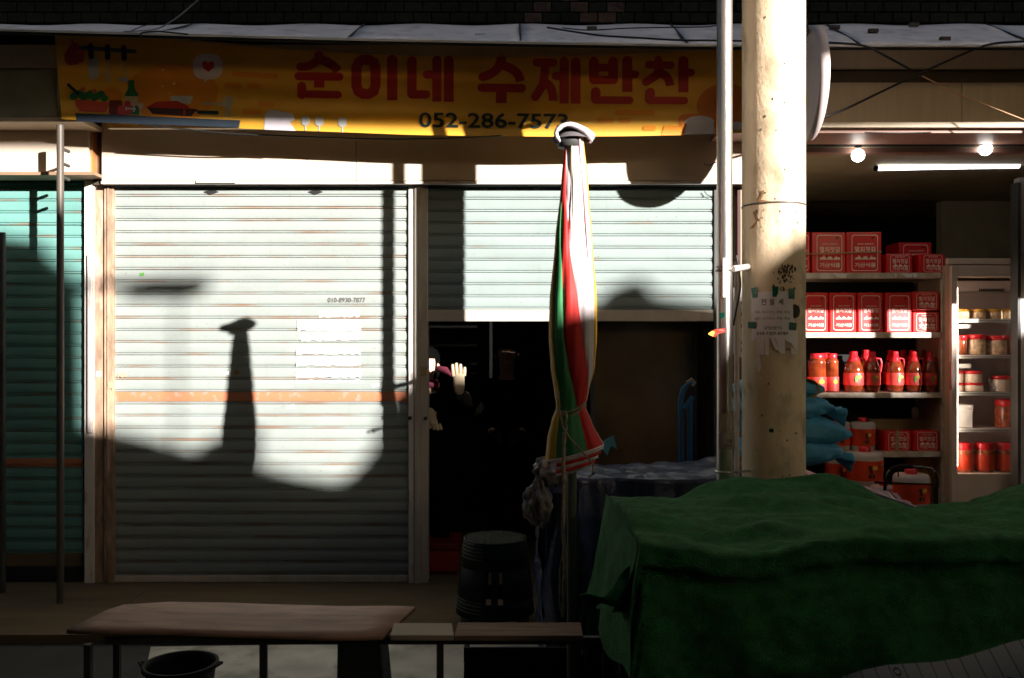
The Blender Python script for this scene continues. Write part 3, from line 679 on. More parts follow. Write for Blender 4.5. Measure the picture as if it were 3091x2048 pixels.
def NT(body, x0, y0, x1, y1, bold=0):
    text_on(mb, body, x0, y1, x1, y0, lambda a, b: on_pole(*NC(a, b), .006), bold)
NT('전', 435, 455, 505, 540, .01); NT('월', 550, 455, 615, 540, .01); NT('세', 670, 455, 735, 535, .01)
NT('1층1, 도시가스, 주방, 욕실', 350, 615, 825, 655); NT('2층1, 도시가스, 주방, 욕실', 350, 700, 825, 742)
NT('상담문의', 470, 825, 712, 870); NT('010-7307-8789', 378, 905, 800, 945, .008); NT('010', 770, 1120, 830, 1160, .03)
mb.build('lettering', m_ink, nt_)
mb = MB(); npoly(mb, [(868, 535), (900, 530), (950, 555), (965, 620), (950, 690), (905, 720), (872, 715)], .003); tag(mb.build('dark_patch', M('dark brown patch', (.05, .035, .02), .8)), 'dark half round patch on the concrete pole right of the notice', 'stain')
mb = MB(); poly_mesh(mb, ell(*C6(725, 1395), 8, 7, 8), lambda a, b: on_pole(a, b, .003), 50); tag(mb.build('tape', m_greytape), 'green scrap of tape low on the concrete pole', 'tape')
mb = MB(); poly_mesh(mb, [C6(545, 1080), C6(570, 1095), C6(590, 1130), C6(560, 1120)], lambda a, b: on_pole(a, b, .006), 50); tag(mb.build('tape', m_gold), 'yellow scrap of tape on the left edge of the concrete pole', 'tape')

# steel pipe pole in front left of it
sp_ = thing('steel_pole', 'thin galvanised steel pipe pole left of the concrete pole', 'pole', (P(2187, 0, 3.95).x, -2.05, -.12))
sx = sp_.location.x
MB().lathe([(.0345, -.12), (.0345, 1.05), (.034, 1.6), (.034, 3.9)], (sx, -2.05, 0), 24).build('shaft', m_steel, sp_)
def ring(z, r, h, nm, mt):
    return MB().lathe([(r-.004, z-h), (r, z-h+.003), (r, z+h-.003), (r-.004, z+h)], (sx, -2.05, 0), 20).build(nm, mt, sp_)
ring(P(0, 1423, 3.95).z, .043, .006, 'clamp', m_steel)
ring(P(0, 812, 3.95).z, .040, .012, 'clamp', m_steel)
b_ = P(2165, 1423, 3.95)
MB().tube([(sx+.04, -2.06, P(0, 1423, 3.95).z), (px-.10, -2.0, P(0, 1426, 3.95).z)], .006, 6).build('strap', m_steel, sp_)
MB().tube([(sx+.03, -2.08, P(0, 812, 3.93).z), (px-.12, -2.0, P(0, 800, 3.93).z)], .014, 8).build('strap', m_whitefr, sp_)
m_metw = M('white plastic cover', (.82, .74, .70), .4)
MB().box(sx-.018, sx+.004, -2.05-.043, -2.05-.02, P(0, 898, 3.9).z, P(0, 778, 3.9).z).build('cover_strip', m_metw, sp_, bevel=.003)
on_s = lambda a, b, off=.002: on_pole(a, b, off, sx, -2.05, .0345)
mb = MB(); poly_mesh(mb, [(2168, 1308), (2218, 1304), (2219, 1357), (2169, 1357)], on_s, 12); mb.build('label_sticker', m_pave if False else M('grey sticker', (.36, .31, .25), .6), sp_)
mb = MB(); text_on(mb, '101', 2196, 1337, 2216, 1326, lambda a, b: on_s(a, b, .004), .02); text_on(mb, '7315', 2186, 1349, 2216, 1341, lambda a, b: on_s(a, b, .004), .02); mb.build('lettering', m_ink, sp_)
mb = MB(); poly_mesh(mb, [(2171, 1248), (2217, 1240), (2217, 1300), (2170, 1302)], on_s, 12); mb.build('old_tape', M('brown old tape', (.4, .33, .25), .5), sp_)
def tapebit(label, pts, mat):
    mb = MB(); poly_mesh(mb, pts, lambda a, b: on_s(a, b, .005), 14); tag(mb.build('tape', mat), label, 'tape')
tapebit('green scrap of tape on the steel pole below the white cover strip', [(2172, 946), (2186, 942), (2188, 955), (2176, 962)], m_greytape)
mb = MB(); mb.add([P(2138, 1006, 3.9), P(2158, 994, 3.89), P(2188, 990, 3.9), P(2190, 1002, 3.9), P(2165, 1008, 3.9), P(2160, 1018, 3.89), P(2150, 1012, 3.9)], [(0, 1, 2, 3, 4, 5, 6)])
tag(mb.build('ribbon', M('red ribbon', (.7, .06, .03), .5), thick=.002), 'red plastic ribbon scrap knotted round the steel pole', 'ribbon')
mb = MB(); mb.add([P(2137, 1008, 3.88), P(2150, 998, 3.88), P(2158, 1002, 3.88), P(2152, 1016, 3.88)], [(0, 1, 2, 3)])
tag(mb.build('ribbon', M('yellow ribbon', (.8, .5, .05), .5), thick=.002), 'yellow ribbon tip beside the red scrap on the steel pole', 'ribbon')
# white conduit and white board between the two poles
tag(MB().lathe([(.013, -.1), (.013, P(0, 790, 4.3).z)], (P(2224, 0, 4.3).x, -1.7, 0), 12).build('conduit_pipe', m_whitefr), 'thin white plastic conduit between the steel and the concrete pole', 'pipe')
mb = MB(); mb.add([P(2214, 868, 4.6), P(2250, 868, 4.6), P(2250, 1085, 4.6), P(2214, 1068, 4.6)], [(0, 1, 2, 3)])
tag(mb.build('price_board', m_paper, thick=.01), 'white board seen between the steel and the concrete pole', 'sign')
mb = MB()
for k, y in enumerate((915, 950, 985, 1035, 1058)):
    mb.add([P(2237, y-6, 4.585), P(2242, y-6, 4.585), P(2242, y+4, 4.585), P(2237, y+4, 4.585)], [(0, 1, 2, 3)])
mb.build('board_marks', m_redpl, bpy.data.objects['price_board'])

# round sign seen edge on behind the concrete pole
rsn = thing('round_sign', 'round traffic sign seen edge on, fixed behind the concrete pole', 'sign', P(2435, 255, 4.9))
cz = P(0, 253, 5.15).z; cx_ = P(2430, 0, 5.15).x
mb = MB(); n = 40; rad = .315
rim = [(.0, rad-.02), (.0, rad), (.05, rad+.002), (.052, rad-.01)]
rotm = Matrix.Rotation(R(-3), 3, 'Z')
def sp3(x, r, a):
    v = rotm @ Vector((x, r*math.cos(a), 0)); return (cx_+v.x, -.85+v.y, cz+r*math.sin(a)*1.0)
vs_ = [sp3(x, r, 2*math.pi*k/n) for x, r in rim for k in range(n)]
mb.add(vs_, [(i*n+k, i*n+(k+1) % n, (i+1)*n+(k+1) % n, (i+1)*n+k) for i in range(3) for k in range(n)], True)
mb.add([sp3(.002, rad-.02, 2*math.pi*k/n) for k in range(n)], [tuple(range(n))])
mb.add([sp3(.046, rad-.01, 2*math.pi*k/n) for k in range(n)], [tuple(range(n))])
mb.build('disc', M('sign back grey', (.62, .52, .50), .5, var=.05), rsn)
mb = MB(); mb.tube([(cx_+.02, -.85, cz+.27), (px+.1, -1.9, cz+.27)], .012, 8); mb.build('bracket', m_darksteel, rsn)

# thin pipe at the left
a = P(182, 0, 5.52).x
dp = thing('drain_pipe', 'thin upright pipe in front of the turquoise shutter', 'pipe', (a, -.48, 0))
MB().lathe([(.021, 0), (.021, 2.93)], (a, -.48, 0), 14).build('tube', m_pipe, dp)
for z in (2.70, 2.615, 2.79): MB().tube([(a, -.47, z), (a, -.375, z)], .011, 8).build('standoff', m_darksteel, dp)
a = P(8, 0, 5.75).x
tag(MB().lathe([(.018, 0), (.018, 2.3)], (a, -.25, 0), 14).build('drain_pipe', m_darksteel), 'dark upright pipe at the far left edge of the picture', 'pipe')

# ------------------------------------------------------------------ closed parasol
um = thing('closed_parasol', 'closed striped market parasol in red, green, yellow and white, tied with rope', 'parasol', (P(1722, 0, 3.6).x, -2.4, -.12))
KEY = [  # y, x left, x right, boundaries (fractions)
 (318, 1306, 1349, (.0, .01, .08, .93)), (425, 1297, 1360, (.0, .02, .16, .93)), (560, 1283, 1369, (.06, .16, .36, .96)), (700, 1270, 1380, (.09, .27, .58, .93)),
 (780, 1268, 1380, (.09, .30, .68, .92)), (850, 1273, 1375, (.10, .38, .80, .95)), (905, 1281, 1361, (.12, .55, .95, .985)), (940, 1286, 1354, (.12, .68, .97, .99)),
 (975, 1274, 1368, (.17, .71, .975, .99)), (1010, 1265, 1384, (.17, .70, .98, .99)), (1045, 1260, 1396, (.17, .69, .985, .995))]
def kq(y):
    for a, b in zip(KEY[:-1], KEY[1:]):
        if y <= b[0]:
            t = max(0, (y-a[0])/(b[0]-a[0])); t2 = t*t*(3-2*t)*.5+t*.5
            return [a[1]+(b[1]-a[1])*t2, a[2]+(b[2]-a[2])*t2]+[p+(q-p)*t2 for p, q in zip(a[3], b[3])]
    return [KEY[-1][1], KEY[-1][2]]+list(KEY[-1][3])
def upt(frac, y, back=False, seg=.5):
    k = kq(y); xl, xr = k[0]*1.30587, k[1]*1.30587; x = xl+(xr-xl)*frac; w = S(xr-xl, 3.6)/2
    s = 2*frac-1; dep = w*.85*math.sqrt(max(0, 1-s*s)); fold = 1-.16*(1-math.sin(math.pi*min(1, max(0, seg))))
    dep = dep*fold+(.0022*math.sin(frac*31+y*.013)+.0012*math.sin(frac*67-y*.02))
    hem = 0
    if y > 1000: hem = (y-1000)/45*(frac-.5)*-38*(1 if not back else -1)
    if back: hem -= 0
    p = P(x, (y+hem)*1.30587, 3.6); p.y += dep if back else -dep
    return p
m_cw = M('white parasol cloth', (.74, .68, .70), .7, var=.05, bump=.2, bscale=9)
m_cr = M('red parasol cloth', (.62, .025, .02), .7, var=.08, bump=.2, bscale=9)
m_cg = M('green parasol cloth', (.03, .20, .065), .7, var=.1, bump=.2, bscale=9)
m_cy = M('yellow parasol cloth', (.68, .40, .02), .7, var=.08, bump=.2, bscale=9)
names = [m_cy, m_cg, m_cr, m_cw, m_cy]
Y0, Y1 = 312, 1045
for i in range(5):
    def pf(u, v, i=i):
        y = Y0+(Y1-Y0)*v; k = kq(y); b = [0]+k[2:]+[1]
        if i == 3 and y < 700:     # fine cream and pink pleats near the top
            pass
        return upt(b[i]+(b[i+1]-b[i])*u, y, False, u)
    MB().grid(10, 90, pf).build('canopy_panel', names[i], um)
MBk = MB().grid(20, 60, lambda u, v: upt(u, Y0+(Y1-20-Y0)*v, True, (u*4) % 1)); MBk.build('canopy_panel', m_cr, um)
# pleats standing out in front near the top
for f0, f1, mt, ya, yb in ((.30, .40, M('cream pleat', (.74, .66, .45), .7), 318, 560), (.70, .80, M('pink pleat', (.75, .45, .45), .7), 318, 640)):
    def pl_(u, v, f0=f0, f1=f1, ya=ya, yb=yb):
        y = ya+(yb-ya)*v; sh = .12*v; w_ = (1-v**2)
        f = f0+sh+(f1-f0)*(.5+(u-.5)*w_); q = upt(f, y, False, .5); q.y -= .004+.006*math.sin(math.pi*u)*w_; return q
    MB().grid(6, 40, pl_).build('pleat', mt, um)
# valance edges, white piping rows under the hem
for j, (dy, mt) in enumerate(((0, m_cw), (9, m_cr), (17, m_cw), (26, m_cr), (33, m_cw))):
    def vf(u, v, dy=dy, j=j):
        f = .18+.80*u*(1-.06*j); y = 1045; q = upt(f, y, False, .5); q.z -= S((dy+v*8)*1.30587, 3.6); q.y += .01*j+.004
        return q
    MB().grid(14, 1, vf).build('valance', mt, um, thick=.002)
mb = MB(); mb.tube([upt(.02+.16*k/6, 1045, False)+Vector((0, -.003, 0)) for k in range(7)], .004, 5); mb.tube([upt(.18+.8*k/12, 1044, False)+Vector((0, -.004, 0)) for k in range(13)], .004, 5); mb.build('hem_piping', m_cw, um)
mb = MB(); c = P(1822, 1330, 3.66); mb.add([c, c+Vector((.04, 0, .02)), c+Vector((.055, 0, -.035)), c+Vector((.03, 0, -.02)), c+Vector((.015, 0, -.06)), c+Vector((-.01, 0, -.03))], [(0, 1, 2, 3, 4, 5)]); mb.build('rib_tip', m_blue, um, thick=.006)
# top flap: a stiff band arching over the tip
FC = lambda x, y: (1600+x/3.483, 350+y/3.483)
outer = [(322, 302), (262, 262), (243, 225), (258, 178), (300, 140), (360, 118), (420, 110), (500, 130), (590, 168), (640, 192), (684, 212)]
inner = [(322, 262), (292, 232), (283, 205), (312, 190), (335, 172), (370, 158), (410, 158), (470, 178), (540, 210), (590, 245), (640, 284)]
mb = MB(); nO = len(outer)
def flap(u, v):
    t = u*(nO-1); i = min(int(t), nO-2); f = t-i
    o_ = Vector(outer[i]).lerp(Vector(outer[i+1]), f); n_ = Vector(inner[i]).lerp(Vector(inner[i+1]), f); p = o_.lerp(n_, v)
    q = P(*FC(*p), 3.6); s = 2*u-1; q.y -= .075*math.sqrt(max(0, 1-s*s))+.012*math.sin(math.pi*v); return q
mb.grid(40, 5, flap); mb.build('top_flap', M('white vinyl', (.80, .72, .76), .45, var=.04), um, thick=.003)
mb = MB(); mb.grid(20, 3, lambda u, v: (lambda q: Vector((q.x, 2*(-2.4)-q.y, q.z+.0)))(flap(u, v))); mb.build('top_flap', MATS['white vinyl'], um, thick=.003)
def back_of(q): return Vector((q.x, 2*(-2.4)-q.y, q.z))
for vv in (.12, .93):
    mb = MB(); mb.grid(30, 8, lambda u, v, vv=vv: flap(.03+.94*u, vv).lerp(back_of(flap(.03+.94*u, vv)), v)); mb.build('flap_fill', M('dark fill', (.03, .03, .03), .9), um)  # sheets added to close the hole in the flap's cast shadow
mb = MB(); c = P(*FC(420, 200), 3.6); mb.lathe([(.0, .03), (.03, .03), (.045, .0), (.05, -.05), (.0, -.05)], c, 16); mb.build('hub', m_darksteel, um)
mb = MB(); c0 = P(*FC(450, 250), 3.6); mb.lathe([(.07, 0), (.058, .018), (.03, .036), (.016, .045), (0, .045)], c0, 20); mb.build('shadow_cone', M('grey cone fill', (.10, .09, .09), .9), um)  # cone added to fill the parasol's shadow, dark grey as if shaded
mb = MB(); c = P(*FC(462, 120), 3.6); mb.lathe([(.019, -.03), (.019, .008), (.016, .015), (0, .015)], c, 14); mb.build('finial', M('tan finial', (.38, .25, .16), .8, var=.3, scale=40), um)
cxp = P(1722, 0, 3.6).x
MB().lathe([(.0195, -.12), (.0195, P(0, 1370, 3.6).z)], (cxp+.005, -2.4, 0), 14).build('pole', M('grey green pole', (.09, .10, .07), .5), um)
MB().lathe([(.012, P(0, 1370, 3.6).z), (.012, P(0, 400, 3.6).z)], (cxp-.0, -2.4, 0), 10).build('pole', m_darksteel, um)
# rope
rp = thing('rope', 'jute rope tied round the parasol, its loose strands hanging to the bench', 'rope', P(1700, 1240, 3.5))
mb = MB()
for dz in (0, .018):
    pts = []
    for k in range(15):
        f = k/14; q = upt(min(.995, .005+.99*f), 940, False, .5); q.y -= .006; q.z += -.012+.034*f**2-dz*math.sin(math.pi*f)-.01*math.sin(math.pi*f); pts.append(q)
    for k in range(13):
        f = 1-k/12; q = upt(min(.995, .005+.99*f), 940, True, .5); q.y += .006; pts.append(q)
    mb.tube(pts, .0042, 6)
def str_(pts, r, wob=0, ph=0):
    o_ = []
    for i in range(len(pts)-1):
        for k in range(8):
            a = Vector(pts[i]).lerp(Vector(pts[i+1]), k/8); t = i+k/8
            q = P(a.x+wob*math.sin(t*7+ph), a.y, 3.48); q.y += .008*math.cos(t*7+ph); o_.append(q)
    mb.tube(o_, r, 5)
str_([(1685, 1180), (1688, 1240), (1700, 1290), (1722, 1325), (1750, 1355), (1790, 1400), (1792, 1430), (1775, 1440)], .0042)
str_([(1708, 1245), (1710, 1290), (1704, 1320), (1700, 1370), (1706, 1440)], .0045, 2)
for ph in (0, 1.3, 2.6, 4):
    str_([(1704, 1305), (1700, 1400), (1702, 1500), (1700, 1600), (1706, 1690), (1702, 1780), (1698, 1872)], .0042, 3.2, ph)
str_([(1702, 1640), (1688, 1740), (1690, 1860)], .003, 1.5)
mb.build('strand', m_rope, rp)

# ------------------------------------------------------------------ bench, planks, things below and beside
bench = thing('low_bench', 'low plywood topped bench with thin steel legs in the foreground', 'bench', (-.9, -2.7, -.12))
zt = .58
def on_top(x, y, z=zt):
    d = (z-1.6)*F/(1032.4-y); return P(x, y, d)
random.seed(2)
edge_f = [C9(0, 0)]
CL = lambda x, y: (x/2.1482, 1318+y/2.1482)
CM = lambda x, y: (1000+x/2.1482, 1318+y/2.1482)
top = [CL(430, 1275), CL(700, 1140), CL(800, 1108), CL(1100, 1080), CL(1500, 1072), CL(2000, 1078), CM(100, 1085), CM(400, 1090), CM(545, 1100), CM(440, 1190), CM(330, 1285), CM(0, 1285), CL(1800, 1270), CL(1100, 1262), CL(700, 1275)]
pts = [on_top(*p) for p in top]
mb = MB(); xs_ = [(p.x, p.y) for p in pts]
poly_mesh(mb, xs_, lambda a, b: (a, b, zt+.012*math.sin(a*3.1+.8)-.004), .16); mb.build('tabletop', m_ply, bench, thick=.015)
mb = MB()
for k in range(5):
    a_ = on_top(430+k*180, 1862); b2 = on_top(520+k*180, 1828); 
mb = MB(); yf = pts[0].y+.03; z_ = zt-.035
mb.box(pts[0].x+.12, .62, yf, yf+.022, z_-.014, z_+.01).box(pts[0].x+.12, -.42, yf+.36, yf+.38, z_-.014, z_+.01); mb.build('rail', m_darksteel, bench)
for x, yy in ((262, yf), (793, yf), (1328, yf), (1830, yf), (350, yf+.36), (793, yf+.36)):
    dd = yy+6; xx = P(x, 0, dd).x; MB().box(xx-.012, xx+.012, yy, yy+.022, -.12, z_-.016).build('leg', m_darksteel, bench)
def plank(name, label, x0, x1, y0, y1, mat, z=zt-.002, th=.02):
    a_, b_, c_, d_ = on_top(x0, y1, z), on_top(x1, y1, z), on_top(x1-6, y0, z), on_top(x0+10, y0, z)
    mb = MB(); mb.add([a_, b_, c_, d_, a_-Vector((0, 0, th)), b_-Vector((0, 0, th)), c_-Vector((0, 0, th)), d_-Vector((0, 0, th))], [(0, 1, 2, 3), (4, 7, 6, 5), (0, 4, 5, 1), (1, 5, 6, 2), (2, 6, 7, 3), (3, 7, 4, 0)])
    return tag(mb.build(name, mat, bevel=.003), label, 'plank')
plank('plank', 'grey weathered plank on the right end of the low bench', 1372, 1760, 1878, 1918, m_plank)
plank('board', 'pale offcut of board between plywood top and weathered plank', 1178, 1370, 1880, 1917, m_pale, zt-.001)
mb = MB(); c = on_top(*CL(870, 1095)); mb.add([c+Vector((-.02, 0, .01)), c+Vector((.045, .0, .05)), c+Vector((.03, .03, .05)), c+Vector((-.03, .03, .01))], [(0, 1, 2, 3)]); tag(mb.build('plastic_scrap', glass('film', (.5, .5, .5), .2, .3)), 'crumpled clear plastic scrap at the back edge of the plywood', 'scrap')
# basin
mb = MB(); c = Vector((P(545, 0, 4.15).x, -1.85, -.12)); zr = P(0, 2000, 4.15).z+.12
mb.lathe([(.0, .01), (.12, .01), (.13, 0), (.135, .02), (.155, zr-.03), (.17, zr-.02), (.17, zr), (.155, zr), (.15, zr-.03), (.125, .03), (0, .03)], c, 30)
o = thing('basin', 'round black basin under the left half of the low bench', 'basin', c); mb.build('bowl', m_blackpl, o)
for s_ in (-1, 1): MB().tube([c+Vector((s_*.165, -.03, zr-.01)), c+Vector((s_*.19, 0, zr)), c+Vector((s_*.165, .03, zr-.01))], .008, 6).build('handle', m_blackpl, o)
# block and crate
def frust(name, label, cat, x0, x1, x2, x3, d, y0, zb, dep, mat):
    a_ = P(x0, y0, d); b_ = P(x1, y0, d); mb = MB(); zt_ = a_.z
    A = [(a_.x, a_.y), (b_.x, a_.y), (b_.x, a_.y+dep), (a_.x, a_.y+dep)]; l = P(x2, 0, d).x; r = P(x3, 0, d).x
    Bq = [(l, a_.y-.02), (r, a_.y-.02), (r, a_.y+dep+.02), (l, a_.y+dep+.02)]
    mb.add([(x, y, zt_) for x, y in A]+[(x, y, zb) for x, y in Bq], [(0, 1, 2, 3), (4, 7, 6, 5), (0, 4, 5, 1), (1, 5, 6, 2), (2, 6, 7, 3), (3, 7, 4, 0)])
    return tag(mb.build(name, mat, bevel=.008), label, cat)
frust('support_block', 'dark tapered block standing under the joint of plywood and plank', 'block', 1018, 1148, 1015, 1178, 3.75, 1935, -.12, .2, M('dark grey block', (.045, .05, .045), .8))
cr = thing('black_crate', 'black plastic crate under the weathered plank', 'crate', (P(1560, 0, 3.9).x, -2.1, -.12))
x0_, x1_ = P(1400, 0, 3.8).x, P(1730, 0, 3.8).x
mb = MB(); ztc = P(0, 1970, 3.8).z
for k in range(5):
    z = -.11+(ztc+.1)*k/4; mb.box(x0_, x1_, -2.2, -2.185, z-.03, z+.03).box(x0_, x1_, -1.92, -1.905, z-.03, z+.03).box(x0_, x0_+.015, -2.185, -1.92, z-.03, z+.03).box(x1_-.015, x1_, -2.185, -1.92, z-.03, z+.03)
mb.build('slat_ring', m_blackpl, cr)
mb = MB()
for k in range(7): xx = x0_+(x1_-x0_-.03)*k/6; mb.box(xx, xx+.03, -2.183, -2.178, -.12, ztc)
mb.box(x0_+.02, x1_-.02, -2.17, -1.93, -.115, -.10); mb.box(x0_+.02, x1_-.02, -2.17, -2.16, -.1, ztc-.03); mb.build('rib', m_blackpl, cr)
random.seed(14)
# crumpled black sack and dry leaves under the bench
mb = MB()
c = Vector((P(1800, 0, 4.0).x, -1.95, -.115))
mb.grid(16, 10, lambda u, v: (c.x+(.17*(1-v*.75))*math.cos(u*6.283)*(1+.12*math.sin(u*31+v*4)), c.y+.14*(1-v*.75)*math.sin(u*6.283), c.z+.36*v+.03*math.sin(u*25+v*9)))
tag(mb.build('rubbish_sack', m_blackpl), 'crumpled black rubbish sack at the right end of the low bench', 'sack')
for k, (x, y, lb) in enumerate(((935, 2022, 'dark dry leaf on the pale patch left of the support block'), (700, 2035, 'dark dry leaf on the pale patch right of the basin'), (1295, 2038, 'red brown leaf at the bottom edge right of the support block'))):
    d = (-.12-1.6)*F/(1032.4-y); p = P(x, y, d); p.z = -.105
    mb = MB(); mb.add([p+Vector((-.09, 0, 0)), p+Vector((0, -.03, .012)), p+Vector((.1, .0, .03)), p+Vector((.02, .035, .01))], [(0, 1, 2, 3)]); tag(mb.build('leaf', m_dirt if k < 2 else m_redpl, thick=.003), lb, 'leaf')

# stool
sc = P(1500, 0, 5.17); st = thing('plastic_stool', 'black round plastic stools stacked together in front of the dark doorway', 'stool', (sc.x-.01, -.83, 0))
cx0, cy0 = sc.x-.01, -.83
zs = 1.6-(1618-1032.4)/F*5.17
m_stool = M('dark green black plastic', (.004, .009, .007), .75, spec=.25)
m_rimst = M('stool seat rim worn', (.07, .07, .045), .5, var=.2)
mb = MB(); mb.lathe([(0, zs-.012), (.16, zs-.012), (.172, zs-.004), (.178, zs-.012)], (cx0, cy0, 0), 40); mb.build('seat', m_stool, st)
mb = MB()
# raised lattice on the seat
for k in range(-7, 8):
    h = math.sqrt(.165**2-(k*.0215)**2)
    for s_ in (1, -1):
        a = Vector((k*.0215, -h, 0)); b = Vector((k*.0215, h, 0)); rm = Matrix.Rotation(s_*R(45), 3, 'Z'); a = rm @ a; b = rm @ b
        mb.tube([(cx0+a.x, cy0+a.y, zs-.008), (cx0+b.x, cy0+b.y, zs-.008)], .0035, 4, False)
mb.build('seat_lattice', m_rimst, st)
mb = MB(); mb.tube([(cx0+.177*math.cos(t*R(12)), cy0+.177*math.sin(t*R(12)), zs-.008) for t in range(31)], .0045, 5, False); mb.build('rim', m_rimst, st)
def shell(a0, a1, z0, z1, nm):
    def fn(u, v):
        a = R(a0+(a1-a0)*u); z = z0+(z1-z0)*v; r = .176+(zs-z)*.115; return (cx0+r*math.cos(a), cy0+r*math.sin(a), z)
    return MB().grid(max(3, int((a1-a0)/8)), 2, fn).build(nm, m_stool, st, thick=.004)
shell(0, 360, zs-.16, zs-.012, 'skirt'); shell(0, 360, .06, .15, 'skirt')
for a in (45, 135, 225, 315):
    shell(a-32, a+32, .15, zs-.16, 'side_web'); shell(a-12, a+12, .0, .06, 'leg')
for a in (0, 90, 180, 270): shell(a-5, a+5, .15, zs-.16, 'side_web')
for dz in (.02, .04, .06, .08, .1, .33, .35, .37, .39):
    mb = MB(); z = zs-dz; r = .178+dz*.115; mb.tube([(cx0+r*math.cos(R(t*10)), cy0+r*math.sin(R(t*10)), z) for t in range(17, 26)], .003, 4, False); mb.build('stacked_edge', m_rimst, st)
# red box in the doorway
rb = thing('red_box', 'red plastic box on the doorway floor left of the stools', 'box', (P(1340, 0, 6.3).x, .4, 0))
mb = MB(); a = P(1290, 1640, 6.2); b = P(1382, 1752, 6.2); mb.box(a.x-.1, b.x, .2, .55, .01, a.z-.05); mb.build('tub', m_redpl, rb, bevel=.012)
mb = MB(); mb.box(a.x-.11, b.x+.01, .19, .56, a.z-.048, a.z); mb.build('lid', M('dark red lid', (.22, .015, .01), .5), rb, bevel=.01)

# ------------------------------------------------------------------ people in the doorway
def skin_obj(name, mat, verts, edges, radii, parent, sub=1, root=0):
    me = bpy.data.meshes.new(name); off = wloc(parent)
    me.from_pydata([tuple(Vector(v)-off) for v in verts], edges, []); o = bpy.data.objects.new(name, me); COL.objects.link(o); o.parent = parent
    me.materials.append(mat)
    md = o.modifiers.new('skin', 'SKIN'); md.use_smooth_shade = True
    for i, r in enumerate(radii):
        sv = me.skin_vertices[0].data[i]; sv.radius = r if isinstance(r, tuple) else (r, r); sv.use_root = (i == root)
    m2 = o.modifiers.new('subdivision', 'SUBSURF'); m2.levels = sub; m2.render_levels = sub
    return o
def chain(V, E, RR, start, pts, rads):
    prev = start
    for p, r in zip(pts, rads):
        V.append(Vector(p)); RR.append(r); E.append((prev, len(V)-1)); prev = len(V)-1
    return prev
def person(label, head, shr, shl, elr, wrr, ell_, wrl, face, scarf, cap):
    hx, hy, hz = head; pr = thing('person', label, 'person', (hx, hy+.05, .0))
    V = [Vector((hx, hy+.06, hz-.66))]; E = []; RR = [.14]
    chest = chain(V, E, RR, 0, [(hx, hy+.07, hz-.5), (hx, hy+.07, hz-.33)], [.145, .15])
    nk = chain(V, E, RR, chest, [(hx, hy+.05, hz-.2), (hx, hy+.02, hz-.1)], [.065, .06])
    chain(V, E, RR, nk, [(hx, hy+.0, hz-.02), (hx, hy+.01, hz+.06), (hx, hy+.02, hz+.11)], [.078, .088, .06])
    for sh, el, wr in ((shr, elr, wrr), (shl, ell_, wrl)): chain(V, E, RR, chest, [sh, el, wr], [.065, .045, .03])
    for s in (-1, 1): chain(V, E, RR, 0, [(hx+s*.09, hy+.06, hz-.75), (hx+s*.1, hy+.02, (hz-.75)/2), (hx+s*.1, hy+.05, .07), (hx+s*.1, hy-.07, .03)], [.09, .065, .04, .035])
    skin_obj('body', m_skin, V, E, RR, pr, 2)
    # coat and trousers, a little wider than the body
    V = [Vector((hx, hy+.06, hz-.66))]; E = []; RR = [.175]
    chest = chain(V, E, RR, 0, [(hx, hy+.07, hz-.5), (hx, hy+.07, hz-.32)], [.175, .175])
    chain(V, E, RR, chest, [(hx, hy+.05, hz-.19)], [.085])
    for sh, el, wr in ((shr, elr, wrr), (shl, ell_, wrl)):
        w2 = Vector(el).lerp(Vector(wr), .85); chain(V, E, RR, chest, [sh, el, w2], [.09, .065, .055])
    for s in (-1, 1): chain(V, E, RR, 0, [(hx+s*.09, hy+.06, hz-.8), (hx+s*.1, hy+.02, (hz-.75)/2), (hx+s*.1, hy+.05, .1)], [.11, .085, .065]); chain(V, E, RR, len(V)-1, [(hx+s*.1, hy+.02, .045), (hx+s*.1, hy-.09, .04)], [.06, .05])
    skin_obj('coat', m_dkcloth, V, E, RR, pr, 2)
    # face: nose, eyes, mouth, ears
    fc = Vector((hx, hy, hz))
    mb = MB(); mb.tube([fc+Vector((0, -.078, .035)), fc+Vector((0, -.1, -.0)), fc+Vector((0, -.085, -.012))], [.006, .013, .008], 8)
    mb.build('nose', m_skin, pr)
    for s in (-1, 1):
        mb = MB(); mb.lathe([(0, -.006), (.009, 0), (0, .006)], fc+Vector((s*.03, -.082, .03)), 8); mb.build('eye', m_ink, pr)
        mb = MB(); mb.lathe([(0, -.025), (.012, -.01), (.014, .015), (0, .03)], fc+Vector((s*.088, .01, .01)), 8); mb.build('ear', m_skin, pr)
    mb = MB(); mb.tube([fc+Vector((-.022, -.08, -.038)), fc+Vector((0, -.088, -.036)), fc+Vector((.022, -.08, -.038))], .005, 6); mb.build('mouth', M('lip', (.4, .12, .1), .5), pr)
    if cap:
        mb = MB(); mb.lathe([(.1, .085), (.1, .11), (.085, .14), (.05, .165), (0, .172)], fc+Vector((0, .02, -.01)), 20); mb.build('cap', cap, pr)
        mb = MB(); mb.lathe([(.09, -.07), (.102, -.02), (.10, .08), (.06, .13)], fc+Vector((0, .055, -.0)), 20); mb.build('hair', m_dkcloth, pr)
    if scarf:
        mb = MB(); mb.tube([fc+Vector((.07*math.cos(t*R(30)), .03+.07*math.sin(t*R(30)), -.115+.01*math.sin(t*2))) for t in range(13)], .03, 8); mb.build('scarf', scarf, pr)
    return pr
